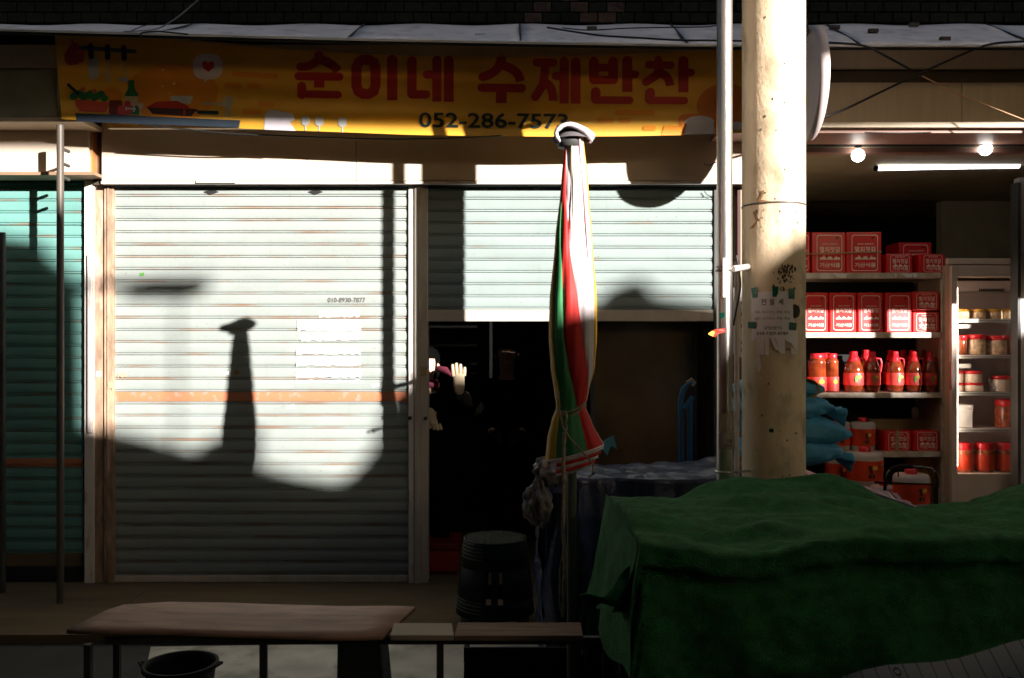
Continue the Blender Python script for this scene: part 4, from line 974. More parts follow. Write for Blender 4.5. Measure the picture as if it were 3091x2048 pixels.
def hand(parent, wrist, fingers, palm_w, mat, name, tips, thumb):
    # palm: flat skinned slab; fingers: chains rooted inside the palm
    w = Vector(wrist); d = (Vector(fingers)-w); L_ = d.length; t = d.normalized()
    side = Vector(palm_w).normalized(); nrm = t.cross(side)
    V = [w+t*L_*.35]; E = []; RR = [(.044, .022)]
    V.append(w-t*.05); E.append((0, 1)); RR.append((.036, .03))
    V.append(w); 
    E[0] = (0, 2); E.append((2, 1)); RR.append((.038, .026))
    V.append(w+t*L_*.95); E.append((0, 3)); RR.append((.046, .02))
    o = skin_obj(name, mat, V, E, RR, parent, 2)
    mb = MB()
    for k, (len_, curl, sprd) in enumerate(tips):
        b = w+t*L_*.75+side*(-.037+.025*k); pts = [b]; dirn = t+side*sprd; rads = [.0128]
        for j, fr in enumerate((.4, .33, .27)):
            dirn = (dirn+nrm*curl*.5).normalized(); pts.append(pts[-1]+dirn*len_*fr); rads.append(.0128-.0012*j)
        pts.append(pts[-1]+dirn*.004); rads.append(.004)
        mb.tube(pts, rads, 8)
    b = w+t*L_*.3+side*thumb*.03; mb.tube([b, b+side*thumb*.02+t*.02+nrm*.012, b+side*thumb*.034+t*.045+nrm*.02, b+side*thumb*.036+t*.062+nrm*.022], [.015, .013, .0105, .005], 8)
    mb.build('finger', mat, parent)
    return o
dq = 6.42
hd = P(1284, 1112, dq)
hw = P(1386, 1172, 6.22); hf = P(1384, 1122, 6.20)
hw2 = P(1300, 1250, 6.22); hf2 = P(1312, 1285, 6.2)
p1 = person('person in dark coat and pink scarf beside the post, raising one pale gloved hand', (hd.x, hd.y, hd.z), (hd.x+.17, hd.y+.06, hd.z-.23), (hd.x-.17, hd.y+.06, hd.z-.23),
            P(1440, 1235, 6.35), tuple(hw+Vector((.025, .03, -.03))), P(1215, 1330, 6.4), tuple(hw2+Vector((-.06, .03, .07))), None, m_pink, m_dkcloth)
hand(p1, hw, hf, (1, 0, 0), m_glove, 'glove', ((.078, .05, -.04), (.088, .02, -.02), (.080, .05, .03), (.06, .5, .08)), -.5)
hand(p1, hw2, hf2, (.95, .1, -.25), m_glove, 'glove', ((.05, .25, -.1), (.055, .25, -.03), (.052, .25, .03), (.042, .3, .1)), -1)
mb = MB(); mb.tube([P(1440, 1235, 6.36), P(1422, 1215, 6.3), hw+Vector((.012, .0, -.045))], [.055, .045, .038], 12); mb.build('sleeve_cuff', m_dkcloth2, p1)
mb = MB(); mb.tube([P(1322, 1112, 6.25), P(1345, 1118, 6.22), P(1362, 1132, 6.2)], [.02, .026, .012], 10); mb.build('scarf_end', m_pink, p1)
h2 = P(1530, 1080, 7.3)
p2 = person('person in dark clothes standing in the unlit doorway, only the face faintly visible', tuple(h2), (h2.x+.17, h2.y+.06, h2.z-.23), (h2.x-.17, h2.y+.06, h2.z-.23),
            (h2.x+.22, h2.y+.0, h2.z-.5), (h2.x+.1, h2.y-.15, h2.z-.6), (h2.x-.22, h2.y+.0, h2.z-.5), (h2.x-.1, h2.y-.15, h2.z-.6), None, None, m_dkcloth)
for s in (-1, 1):
    a = Vector((h2.x+s*.1, h2.y-.15, h2.z-.6)); hand(p2, a, a+Vector((-s*.04, -.04, -.02)), (0, .2, 1), m_dkcloth2, 'glove', ((.06, .3, 0), (.07, .3, 0), (.065, .3, 0), (.05, .3, 0)), 1)  # dark gloves added in place of doorway shade on bare hands

# ------------------------------------------------------------------ navy tarp stall behind
random.seed(6)
def fbm(x, y):
    return sum(math.sin(x*f*1.7+y*f*2.3+ph)*math.cos(x*f*2.1-y*f*1.3+ph*2)/f for f, ph in ((1, .3), (2.1, 1.7), (4.3, 2.9), (8.1, 4.2)))
xL, xR = .16, 1.80
def tarp(u, v):
    # v 0 = floor at back, .3 back edge, .65 front edge, 1 front bottom
    x = xL+(xR-xL)*u
    if v < .15: y, z = -1.06, .1+(v/.15)*.84
    elif v < .5: t = (v-.15)/.35; y, z = -1.06-t*.60, .94+.012*math.sin(x*7)-.0*t
    else: t = (v-.5)/.5; y, z = -1.66-.05*t, .94-t*.9
    n_ = fbm(x*2, y*3+z*2.5)*.4+2.6*(noise.turbulence(Vector((x*3, y*4, z*3)), 4, True)-.5)
    z += .018*n_*(1 if v < .5 else .2); y += .03*fbm(x*3, z*1.5)*(0 if v < .5 else 1)
    if u > .78:     # slopes down at the right
        k = (u-.78)/.22; z -= .16*k**1.3*(z/.94); x += .22*k
    return (x, y, z)
nt2 = thing('tarp_covered_stall', 'stall wrapped in crumpled navy tarpaulin behind the green covered one', 'stall', (1, -1.4, -.12))
MB().grid(140, 90, tarp).build('tarpaulin', m_navy, nt2, thick=.004)
MB().grid(10, 40, lambda u, v: (lambda p: (p[0]+.01, p[1], p[2]))(tarp(1, v)) if u < .5 else (xR+.2+.06*math.sin(v*8), tarp(1, v)[1], max(0, tarp(1, v)[2]*(1-(u-.5)*2)))).build('tarpaulin_end', m_navy, nt2)
mb = MB(); mb.box(xL+.05, xR-.1, -1.62, -1.1, .05, .88); mb.build('crate', m_darksteel, nt2)
MB().grid(20, 30, lambda u, v: (xL+.02*fbm(u*4, v*5)-.02, -1.1-.58*u, .94-.85*v+.02*math.sin(u*9)*v)).build('tarpaulin_end', m_navy, nt2)
# bunched clear-grey sheet at its left corner
def crumple(name, label, c, rx, rz, mat, ph, cat='sheet'):
    def fn(u, v):
        a = u*2*math.pi; b = (v-.5)*math.pi
        n_ = 1+.25*fbm(math.cos(a)*2+ph, math.sin(a)*2+v*5)+.12*math.sin(a*9+v*5+ph)
        return (c.x+rx*n_*math.cos(a)*math.cos(b), c.y+.06*n_*math.sin(a)*math.cos(b), c.z+rz*n_*math.sin(b))
    return tag(MB().grid(40, 24, fn).build(name, mat), label, cat)
m_film = M('grey plastic sheet', (.22, .20, .20), .25, var=.6, scale=12, bump=.9, bscale=30, stain=(.55, .42, .36), stain_amt=.4, stain_scale=14)
crumple('plastic_sheet', 'crumpled grey plastic sheet on the left corner of the navy tarp', P(1665, 1420, 4.2), .075, .06, m_film, 1)
crumple('plastic_sheet', 'bunched end of plastic sheet hanging left of the navy tarp', P(1625, 1515, 4.2), .062, .09, m_film, 5)
mb = MB(); mb.grid(14, 24, lambda u, v: (P(1640+u*150, 0, 4.22).x+.02*math.sin(v*9+u*5)+.03*v, -1.76+.03*math.sin(u*14+v*3), .88-.9*v+.04*u)); mb.build('tarpaulin_flap', m_navy, nt2)

# blue sacks on the tarp stall
def sack(label, c, w, h, dep, ph, tie=None, rot=0):
    t_ = thing('blue_sack', label, 'sack', (c.x, c.y, c.z), 'light blue sacks stacked on the tarp')
    def fn(u, v):
        a = u*2*math.pi; b = (v-.5)*math.pi
        ca, sa = math.cos(a), math.sin(a); pw = lambda q, e: math.copysign(abs(q)**e, q)
        n_ = 1+.03*fbm(ca*2+ph, sa*2+v*4)+.09*(noise.turbulence(Vector((ca*2.2+ph, sa*2, v*5)), 4, True)-.5)
        x = w/2*pw(math.cos(b), .75)*pw(ca, .8); y = dep/2*pw(math.cos(b), .75)*pw(sa, .7); z = h/2*pw(math.sin(b), .8)
        e = abs(x)/(w/2); z *= 1-.55*e**3; z += rot*x
        return (c.x+x*n_, c.y+y*n_, c.z+h/2+z*n_)
    MB().grid(80, 36, fn).build('bag', m_blue, t_)
    if tie:
        tx, tz = tie; q = Vector((tx, c.y-.05, tz)); mb = MB()
        def ear(u, v):
            a = u*2*math.pi; r = .012+.04*v+.01*math.sin(a*4+ph)*v
            return (q.x-.02+.09*v, q.y+r*math.cos(a), q.z+r*math.sin(a)*(.8+.3*math.sin(a*3))-.02*v)
        mb.grid(24, 6, ear); mb.build('tied_end', m_blue, t_, thick=.002)
    return t_
ds = 4.62
def sk(y0, y1, xr, lab, ph, tie=None, rot=0, xl=2205):
    a = P(xl, y1, ds); b = P(xr, y0, ds); h = b.z-a.z
    c = Vector(((a.x+b.x)/2, ds-6+.05, a.z)); sack(lab, c, b.x-a.x, h*1.18, .36, ph, tie, rot)
sk(1328, 1405, 2545, 'lowest light blue sack of the stack behind the concrete pole', 1, (P(2545, 0, ds).x-.03, P(0, 1375, ds).z), -.02)
sk(1258, 1342, 2570, 'wide light blue sack, second from the bottom, with a pointed corner', 2, None, -.09)
sk(1196, 1272, 2512, 'light blue sack with a bunched tied end, second from the top', 3, (P(2505, 0, ds).x, P(0, 1240, ds).z), .0)
sk(1150, 1210, 2492, 'topmost light blue sack under the yellow basin', 4, None, .0)
# yellow rolled basin
yb = thing('yellow_basin', 'yellow rolled mat lying on top of the blue sacks', 'mat', P(2425, 1180, 4.5))
c = P(2440, 1172, 4.5); mb = MB()
def yf_(u, v):
    a = R(200)+u*R(420); r = .075-.032*u; k = v
    return (c.x-.16+.18*k+r*.35*math.cos(a)*1, c.y-.12*k, c.z+.0+r*math.sin(a)+.03*(1-k)) if False else (c.x+r*math.cos(a)*1.0-.10*(1-k), c.y+.02+.28*(1-k), c.z+r*.8*math.sin(a)+.04*(1-k))
mb.grid(40, 6, yf_); mb.build('roll', m_gold, yb, thick=.004)

# ------------------------------------------------------------------ green covered stall in front
m_green = M('green fleece cover', (.022, .165, .038), .95, var=.35, scale=22, bump=1.0, bscale=160, stain=(.07, .29, .06), stain_amt=.3, stain_scale=5, stain_sharp=.4)
try:
    m_green.node_tree.nodes['Principled BSDF'].inputs['Sheen Weight'].default_value = .05
except Exception: pass
gs = thing('green_covered_stall', 'market stall covered with a draped green fleece blanket', 'stall', (1.9, -2.7, -.12))
gx0, gx1 = .405, 3.7; yb_, yf_0 = -2.22, -3.16; zg = .974
def bumpz(x, y):
    # items under the cloth: a mound in the middle back and another at the right
    b = 0
    def g(cx, cy, sx_, sy_, h): return h*math.exp(-((x-cx)/sx_)**4-((y-cy)/sy_)**2)
    k = math.exp(-((y+2.22)/.30)**2)
    m = max(0, 1-abs((x-1.17)/.47)**2.6) ; m2 = 1/(1+math.exp(-(x-1.93)/.09))
    b += .045*(noise.turbulence(Vector((x*1.3, y*2.4, .3)), 4, True)-.5)+.016*(noise.turbulence(Vector((x*5, y*7, 2)), 3, True)-.5)
    b += k*(.064*m*m*(3-2*m)+.13*m2-.075/(1+math.exp(-(x-1.42)/.06))) + g(1.15, -2.55, .4, .2, .02)+g(2.5, -2.5, .5, .3, .05)
    b += .020*math.sin(x*5+1)*math.cos(y*6) + .010*fbm(x*2.2, y*3)
    b += .016*max(0, math.sin(x*3.1+y*9+.8*fbm(x, y)))**3 + .010*math.sin(x*11+2*math.sin(y*5))*math.sin(y*13+x*2)
    return b
def cover(u, v):
    # u along x incl. left overhang, v from back hang to front hang
    s = -.16+1.16*u          # negative: left overhang
    if v < .12: t = v/.12; yy = yb_+.03*(1-t); zz = zg-.30*(1-t); hang = 0
    elif v < .5: t = (v-.12)/.38; yy = yb_+(yf_0-yb_)*t; zz = None; hang = 0
    else: t = (v-.5)/.5; yy = yf_0-.015*math.sin(min(1, t*4)*math.pi/2)-.05*t; zz = None; hang = t
    if s >= 0: x = gx0+(gx1-gx0)*s; lh = 0
    else: x = gx0-.02*min(1, -s*12); lh = -s/.16
    topz = zg+bumpz(max(x, gx0), max(yy, yf_0))
    z = topz if zz is None else min(topz, zz+bumpz(x, yb_))
    if hang > 0:
        drop = 1.05*hang
        z = topz-drop
        fold = math.sin(x*7+.8*math.sin(x*3))+.5*math.sin(x*15+2)
        yy += -.035*fold*min(1, hang*2.5)+.02*fbm(x*1.5, z*1.6)+.07*(noise.turbulence(Vector((x*1.8+z, z*1.6-x*.6, 5)), 4, True)-.5)
        if hang < .12: z = topz-drop*(.6+.4*hang/.12)
        if .085 < hang < .125: yy += .035
        if hang >= .125: yy += .012
    if lh > 0:
        z -= .42*lh; x -= .03*math.sin(yy*9+lh*2)*lh+.05*lh*(1-hang)
        if hang > 0: z = min(z, topz-max(1.05*hang, .42*lh)) if hang < .35 else z ; x -= .0
    return (x, yy, max(z, -.1))
MB().grid(220, 150, cover).build('green_cover', m_green, gs)
mb = MB()
for x in (gx0+.06, 2.0, 3.5):
    for y in (yf_0+.06, yb_-.06): mb.box(x-.02, x+.02, y-.02, y+.02, -.12, zg-.06)
mb.box(gx0+.03, gx1-.03, yf_0+.03, yb_-.03, zg-.2, zg-.15).box(gx0+.12, gx1-.1, yf_0+.15, yb_-.05, -.03, zg-.25); mb.build('frame', m_darksteel, gs)
# flying lower left corner of the cover with bluish hem
def corner(u, v):
    a = P(*CM(1990, 820), 2.92); b = P(*CM(2000, 980), 2.92); c = P(*CM(1610, 1050), 2.95); d = P(*CM(1700, 1145), 2.95)
    top_ = a.lerp(c, u); bot = b.lerp(d, u); q = top_.lerp(bot, v); q.y += .03*math.sin(u*7+v*2); q.z += .012*math.sin(u*9)-.04*math.sin(math.pi*u)*(1-v)*.6; return q
MB().grid(30, 12, corner).build('cover_corner', m_green, gs, thick=.004)
MB().grid(6, 8, lambda u, v: corner(.80+.2*u, v)+Vector((0, -.006, 0))).build('cover_hem', M('blue grey hem', (.07, .09, .14), .9, var=.2, bump=.6), gs)
def side(u, v):  # left side hanging cloth between back and front corner
    y = yb_+(yf_0-yb_)*u
    return (gx0-.01-.05*v-.03*math.sin(u*11+v*3)*v, y, zg-.01-v*(.22+.25*(1-u)))
MB().grid(40, 30, side).build('green_cover_side', m_green, gs)

# printed white board at the bottom right
a, b = P(*C9(1180, 1560), 2.62), P(*C9(2420, 1325), 2.45); dn = Vector((.05, -.42, -.40))
wbd = thing('printed_board', 'pale ruled printed board leaning at the lower right corner', 'board', a+dn)
mb = MB(); mb.grid(8, 6, lambda u, v: a.lerp(b, u)+dn*v*1.0+Vector((0, 0, .01*math.sin(u*8)))); mb.build('sheet', M('pale grey card', (.26, .28, .28), .6, var=.06), wbd, thick=.006)
nrm = (b-a).cross(dn).normalized(); nrm = nrm if nrm.z > 0 else -nrm
bf = lambda u, v: a.lerp(b, u)+dn*v+nrm*.009+Vector((0, 0, .01*math.sin(u*8)))
mb = MB()
for k in range(14):
    u = .03+k*.075; mb.add([bf(u, .0), bf(u+.004, .0), bf(u+.03, .9), bf(u+.024, .9)], [(0, 1, 2, 3)])
text_on(mb, '0800', 0, 0, .16, .04, lambda s, t: bf(.78+t*1.2, .15+s*1.6)); text_on(mb, '00', 0, 0, .06, .04, lambda s, t: bf(.27+t, .02+s*1.6))
mb.build('ruling', m_ink, wbd)

# ------------------------------------------------------------------ the lit shop at the right
SQ = 7.0   # distance of the front of the rack
rk = thing('steel_rack', 'steel rack with five shelves of red tins and bottles in the lit shop', 'shelf', (2.5, 1.2, 0))
shelf_y = [(C6(0, 372)[1], C6(0, 410)[1]), (C6(0, 758)[1], C6(0, 794)[1]), (C6(0, 1150)[1], C6(0, 1184)[1]), (C9(0, 98)[1], C9(0, 134)[1])]
xl_, xr_ = P(2180, 0, SQ).x, P(C6(1828, 0)[0], 0, SQ).x
SZ = []
for a, b in shelf_y:
    za, zb = P(0, a, SQ).z, P(0, b, SQ).z; SZ.append(za)
    MB().box(xl_, xr_, 1.0, 1.42, zb, za).build('shelf', m_rack, rk, bevel=.004)
SZ.append(.16); MB().box(xl_, xr_, 1.0, 1.42, .12, .16).build('shelf', m_rack, rk)
for x, y in ((P(C6(1845, 0)[0], 0, SQ).x, 1.0), (P(C6(1765, 0)[0], 0, 7.4).x, 1.42), (xl_-.03, 1.0), (xl_-.03, 1.42)):
    MB().box(x-.014, x+.014, y, y+.03, 0, SZ[0]).build('upright', m_rack, rk)
MB().box(xl_, xr_, 1.46, 1.47, SZ[4], SZ[0]-.05).build('back_panel', m_black, rk)

# red tins
def make_tin(w, h, dep):
    t = thing('red_tin', '', 'tin', (0, 0, 0))
    b = MB(); b.box(-w/2, w/2, 0, dep, 0, h); b.build('can', m_tin, t, bevel=.008)
    f = lambda x, z: (x, -.0012, z)
    mb = MB(); m_ = .14*w; pts = rrect(-w/2+m_, h*.05, w/2-m_*.8, h*.93, .02); k = len(pts)
    inn = [(x*.955+(-.0), (z-h*.49)*.965+h*.49) for x, z in pts]
    mb.add([f(*p) for p in pts]+[f(*p) for p in inn], [(i, (i+1) % k, k+(i+1) % k, k+i) for i in range(k)])
    W = w*.6; x0 = -w*.30+.03*w
    text_on(mb, '멸치젓갈', x0, h*.50, x0+W, h*.50+w*.17, f, .015)
    text_on(mb, '남해안 청정해역', x0+.02, h*.50+w*.22, x0+W-.02, h*.50+w*.27, f, .01)
    text_on(mb, '기산식품', x0, h*.14, x0+W, h*.14+w*.13, f, .02)
    mb.add([f(x0, h*.33), f(x0+W, h*.33), f(x0+W, h*.345), f(x0, h*.345)], [(0, 1, 2, 3)])
    # skyline of little boats and rocks
    for cx, r in ((.1, .05), (.2, .07), (.5, .08), (.8, .06), (.92, .05)):
        pp = [(x0+W*cx+w*r*math.cos(math.pi*i/8), h*.346+w*r*.9*math.sin(math.pi*i/8)*(1+(.8 if cx in (.2, .8) and i == 4 else 0))) for i in range(9)]
        mb.add([f(*p) for p in pp], [tuple(range(9))])
    mb.build('print', m_print, t)
    mb = MB(); mb.tube([(w*.2, dep*.4, h), (w*.2, dep*.4, h+.006)], .018, 10); mb.build('cap', m_red2, t)
    mb = MB(); mb.add([f(w*.20, h*.83), f(w*.26, h*.83), f(w*.28, h*.87), f(w*.22, h*.88)], [(0, 1, 2, 3)]); mb.build('logo', m_ink, t)
    return t
def tin_at(proto_cache, x0, x1, y0, y1, C, d, lab, zb, rot=0, grp='red tins on the rack'):
    a = P(*C(x0, y1), d); b = P(*C(x1, y0), d); w = b.x-a.x; h = b.z-a.z
    key = (round(w, 2), round(h, 2))
    if key not in proto_cache:
        t = make_tin(key[0], key[1], key[0]*.95 if h > w*.9 else key[0]*.8); proto_cache[key] = t
        t.location = ((a.x+b.x)/2, a.y, zb); t.rotation_euler = (0, 0, rot); t['label'] = lab; t['group'] = grp
        return t
    return dup(proto_cache[key], ((a.x+b.x)/2, a.y, zb), lab, grp, (0, 0, rot))
TC = {}
tin_at(TC, 860, 980, 105, 368, C6, 7.02, 'leftmost tall red tin on the top shelf, half hidden by the concrete pole', SZ[0])
tin_at(TC, 988, 1208, 105, 368, C6, 7.03, 'second tall red tin on the top shelf, with string across it', SZ[0], R(3))
tin_at(TC, 1214, 1440, 103, 368, C6, 7.02, 'third tall red tin on the top shelf with a bright reflection', SZ[0], R(-2))
tin_at(TC, 1550, 1765, 112, 330, C6, 7.3, 'dim red tin at the back of the top shelf, behind two small tins', SZ[0])
tin_at(TC, 1470, 1642, 240, 368, C6, 7.03, 'small red tin on the top shelf, left of the two', SZ[0], R(4))
tin_at(TC, 1684, 1858, 240, 368, C6, 7.03, 'small red tin at the right end of the top shelf', SZ[0], R(7))
for x0, x1, lab, r in ((922, 1096, 'red tin beside the concrete pole on the second shelf', 2), (1102, 1277, 'second red tin from the pole on the second shelf', 0), (1283, 1452, 'third red tin from the pole on the second shelf', 3), (1466, 1638, 'fourth red tin on the second shelf, striped by shadow', 4)):
    tin_at(TC, x0, x1, 497, 754, C6, 7.03, lab, SZ[1], R(r))
z_ = P(0, C6(0, 620)[1], 7.03).z
tin_at(TC, 1642, 1814, 622, 754, C6, 7.03, 'lower of two small stacked red tins, brightly lit', SZ[1])
tin_at(TC, 1642, 1814, 492, 620, C6, 7.03, 'upper of two small stacked red tins on the second shelf', z_+.002)
tin_at(TC, 1457, 1634, 1398, 1530, C6, 7.03, 'small red tin with a tan strap on the fourth shelf', SZ[3], R(3))
tin_at(TC, 1645, 1820, 1398, 1530, C6, 7.03, 'small red tin at the right end of the fourth shelf', SZ[3], R(3))
tin_at(TC, 700, 862, 105, 368, C6, 7.02, 'tall red tin on the top shelf, seen between the two poles', SZ[0])
mb = MB(); x_ = P(*C6(1545, 0), 7.0).x; mb.box(x_-.008, x_+.008, .998, 1.0+.03, SZ[3], P(0, C6(0, 1398)[1], 7.0).z+.01); tag(mb.build('strap', m_card), 'tan strap over the small tin on the fourth shelf', 'strap')
mb = MB(); mb.tube([P(*C6(925, 252), 6.98), P(*C6(1200, 243), 6.98), P(*C6(1440, 236), 7.0)], .006, 6); tag(mb.build('string', m_card), 'tan string stretched across the tall tins on the top shelf', 'string')
mb = MB(); a = P(*C6(1130, 375), 6.985)
for x0, x1 in ((1125, 1215), (1570, 1640), (1525, 1540), (1640, 1672)):
    mb = MB(); mb.add([P(*C6(x0, 375), 6.985), P(*C6(x1, 378), 6.985), P(*C6(x1-5, 405), 6.985), P(*C6(x0+30 if x1-x0 > 40 else x0+4, 402), 6.985)], [(0, 1, 2, 3)]); mb.build('paper_remnant', m_paper, rk)

# jugs: red cap, handle, belly with label
def make_jug():
    t = thing('sauce_jug', '', 'bottle', (0, 0, 0)); w = .105; h = .32
    prof = [(0, 0), (.040, 0), (.047, .012), (.05, .03), (.051, .06), (.051, .14), (.053, .15), (.049, .19), (.037, .235), (.026, .255), (.024, .27)]
    MB().lathe(prof, (0, 0, 0), 20).build('bottle', m_amber, t)
    MB().lathe([(.0535, .055), (.054, .06), (.054, .145), (.0535, .15)], (0, 0, 0), 20).build('label', m_lab, t)
    mb = MB(); mb.lathe([(.036, .236), (.027, .262), (.026, .275), (.021, .278), (.021, .31), (.018, .316), (0, .316)], (0, 0, 0), 16); mb.build('cap', m_red2, t)
    mb = MB(); mb.tube([(.03, .0, .262), (.058, 0, .258), (.064, 0, .22), (.056, 0, .155)], .007, 7); mb.build('handle', m_red2, t)
    mb = MB()
    for cx, cz_, r in ((.012, .12, .013),):
        mb.add([(cx+r*math.cos(k*.628), -.0552+.0008*abs(math.cos(k*.628)), cz_+r*math.sin(k*.628)) for k in range(10)], [tuple(range(10))])
    mb.build('print', m_yel, t)
    mb = MB(); mb.add([(-.012, -.0556, .08), (.0, -.0556, .078), (.004, -.0556, .115), (-.008, -.0556, .135), (-.014, -.0556, .11)], [(0, 1, 2, 3, 4)]); mb.build('print', m_grnpr, t)
    return t
def jug_at(first, x0, x1, y0, lab, rot, d=7.08, y1=1147):
    a = P(*C6(x0, y1), d); b = P(*C6(x1, y0), d); s = (b.z-SZ[2])/.316
    sx_ = (b.x-a.x)/.108
    o = first[0] if first else None
    if o is None:
        o = make_jug(); first.append(o); o.location = ((a.x+b.x)/2, a.y+.03, SZ[2]); o['label'] = lab; o['group'] = 'sauce jugs on the third shelf'; o.scale = (sx_, sx_, s); o.rotation_euler = (0, 0, rot)
    else: dup(o, ((a.x+b.x)/2, a.y+.03, SZ[2]), lab, 'sauce jugs on the third shelf', (0, 0, rot), (sx_, sx_, s))
JF = []
jug_at(JF, 1203, 1332, 882, 'widest amber jug, first right of the round jars', R(0))
jug_at(JF, 1335, 1440, 882, 'amber jug, second right of the round jars', R(0))
jug_at(JF, 1482, 1592, 882, 'amber jug, third from the jars, its dark print turned forward', R(10))
jug_at(JF, 1606, 1712, 882, 'amber jug, fourth from the round jars', R(-5))
jug_at(JF, 1722, 1810, 882, 'last amber jug at the right end of the shelf front', R(5))
jug_at(JF, 1290, 1400, 872, 'jug half hidden behind the second front jug', R(20), 7.25, 1120)
jug_at(JF, 1460, 1560, 872, 'jug in the back row left of the third front jug', R(20), 7.25, 1120)
jug_at(JF, 1540, 1640, 872, 'jug in the back row between the third and fourth front jugs', R(20), 7.3, 1120)
jug_at(JF, 1600, 1690, 872, 'jug in the back row directly behind the fourth front jug', R(20), 7.2, 1120)
jug_at(JF, 1685, 1770, 872, 'dim jug in the back row behind the last front jug', R(20), 7.3, 1120)
# round ribbed jars
def make_rjar():
    t = thing('ribbed_jar', '', 'jar', (0, 0, 0))
    prof = [(0, 0), (.043, 0), (.046, .01)]+[(.045+.0018*(i % 2), .02+.012*i) for i in range(18)]+[(.040, .245), (.032, .255)]
    MB().lathe(prof, (0, 0, 0), 20).build('jar', m_amber, t)
    MB().lathe([(.0485, .01), (.0485, .115)], (0, 0, 0), 20).build('label', m_lab, t)
    MB().lathe([(.034, .25), (.035, .255), (.035, .285), (.03, .29), (0, .29)], (0, 0, 0), 18).build('lid', m_red2, t)
    mb = MB(); mb.add([(.008+.016*math.cos(k*.628), -.0495, .08+.018*math.sin(k*.628)) for k in range(10)], [tuple(range(10))]); mb.build('print', m_yel, t)
    return t
rj = make_rjar()
def rj_at(x0, x1, y0, lab, d, first=False):
    a = P(*C6(x0, 1145), d); b = P(*C6(x1, y0), d); s = (b.x-a.x)/.096; h = (b.z-SZ[2])/.29
    if first: rj.location = ((a.x+b.x)/2, a.y+.04, SZ[2]); rj.scale = (s, s, h); rj['label'] = lab; rj['group'] = 'round ribbed jars on the third shelf'
    else: dup(rj, ((a.x+b.x)/2, a.y+.04, SZ[2]), lab, 'round ribbed jars on the third shelf', None, (s, s, h))
rj_at(973, 1092, 895, 'ribbed amber jar with red lid, first right of the small bottle by the pole', 7.06, True)
rj_at(1088, 1172, 895, 'ribbed amber jar with red lid, next to the gap before the jugs', 7.05)
rj_at(1040, 1130, 892, 'ribbed amber jar half hidden behind the two front jars', 7.2)
rj_at(880, 960, 938, 'short amber bottle partly hidden by the concrete pole', 7.04)

# buckets
def make_bucket():
    t = thing('paste_bucket', '', 'bucket', (0, 0, 0))
    MB().lathe([(0, 0), (.094, 0), (.1, .01), (.103, .05), (.106, .2), (.105, .23), (.095, .25), (0, .255)], (0, 0, 0), 26).build('pail', m_bkt, t)
    MB().lathe([(.1045, .045), (.1075, .195)], (0, 0, 0), 26).build('label', m_orl, t)
    MB().lathe([(.035, .25), (.036, .285), (.03, .292), (0, .292)], (0, 0, 0), 14).build('cap', m_red2, t)
    mb = MB(); cyl = lambda x, z, r=.1095: (x, -math.sqrt(r*r-x*x), z)
    mb.add([cyl(x, z) for x, z in ((-.02, .155), (-.005, .165), (.004, .15), (.002, .125), (.008, .12), (.006, .105), (-.01, .11), (-.012, .135))], [tuple(range(8))])
    mb.add([cyl(x, z) for x, z in ((-.015, .10), (.0, .102), (.0, .07), (-.016, .068))], [(0, 1, 2, 3)]); mb.add([cyl(x, z) for x, z in ((.006, .098), (.018, .1), (.018, .07), (.006, .068))], [(0, 1, 2, 3)])
    mb.build('brush_print', m_ink, t)
    mb = MB(); mb.add([cyl(.022+.017*math.cos(k*.628), .145+.017*math.sin(k*.628), .109) for k in range(10)], [tuple(range(10))]); mb.build('moon_print', m_yel, t)
    mb = MB(); mb.add([cyl(.07+.008*math.cos(k*.9), .165+.009*math.sin(k*.9), .109) for k in range(7)], [tuple(range(7))]); mb.build('badge_print', m_blue, t)
    return t
bk = make_bucket(); bk_first = [True]
def bk_at(C, x0, x1, y0, y1, d, z, lab, rot=0):
    a = P(*C(x0, y1), d); b = P(*C(x1, y0), d); s = (b.x-a.x)/.212; z = a.z if z is None else z; h = (b.z-z)/.292; l = ((a.x+b.x)/2, a.y+.1*s, z)
    if bk_first[0]: bk_first[0] = False; bk.location = l; bk.scale = (s, s, h); bk.rotation_euler = (0, 0, rot); bk['label'] = lab; bk['group'] = 'red labelled buckets in the lit shop'
    else: dup(bk, l, lab, 'red labelled buckets in the lit shop', (0, 0, rot), (s, s, h))
bk_at(C6, 1265, 1425, 1315, 1530, 7.02, SZ[3], 'red labelled bucket in the middle of the fourth shelf')
bk_at(C6, 1105, 1262, 1315, 1530, 7.04, SZ[3], 'red labelled bucket on the fourth shelf behind the pointed blue sack')
bk_at(C9, 1255, 1490, 75, 330, 6.75, None, 'largest red labelled bucket, in front of the rack below the fourth shelf')
bk_at(C9, 1100, 1258, 100, 330, 6.95, None, 'red labelled bucket half hidden by the large bucket and the tarp')
bk_at(C9, 1565, 1795, 222, 478, 6.2, None, 'red labelled bucket behind the cart handle, nearest to the green cover', R(8))
bk_at(C9, 1400, 1570, 300, 520, 6.45, None, 'red labelled bucket low left of the cart handle')
for nm, x0, x1, y0, y1, d, lab in (('stand', 1240, 1500, 330, 520, 6.8, 'dark low stand under the large bucket'),):
    a = P(*C9(x0, y0), d); b = P(*C9(x1, y0), d); mb = MB(); mb.box(a.x-.3, b.x, a.y, a.y+.3, .0, a.z-.002); tag(mb.build('low_stand', M('grey stand', (.2, .18, .16), .6)), lab, 'stand')
a = P(*C9(1565, 478), 6.2); b = P(*C9(1795, 478), 6.2); tag(MB().box(a.x-.25, b.x+.05, a.y, a.y+.5, .02, a.z-.002).build('low_table', m_card), 'low wooden table under the nearest bucket', 'table')
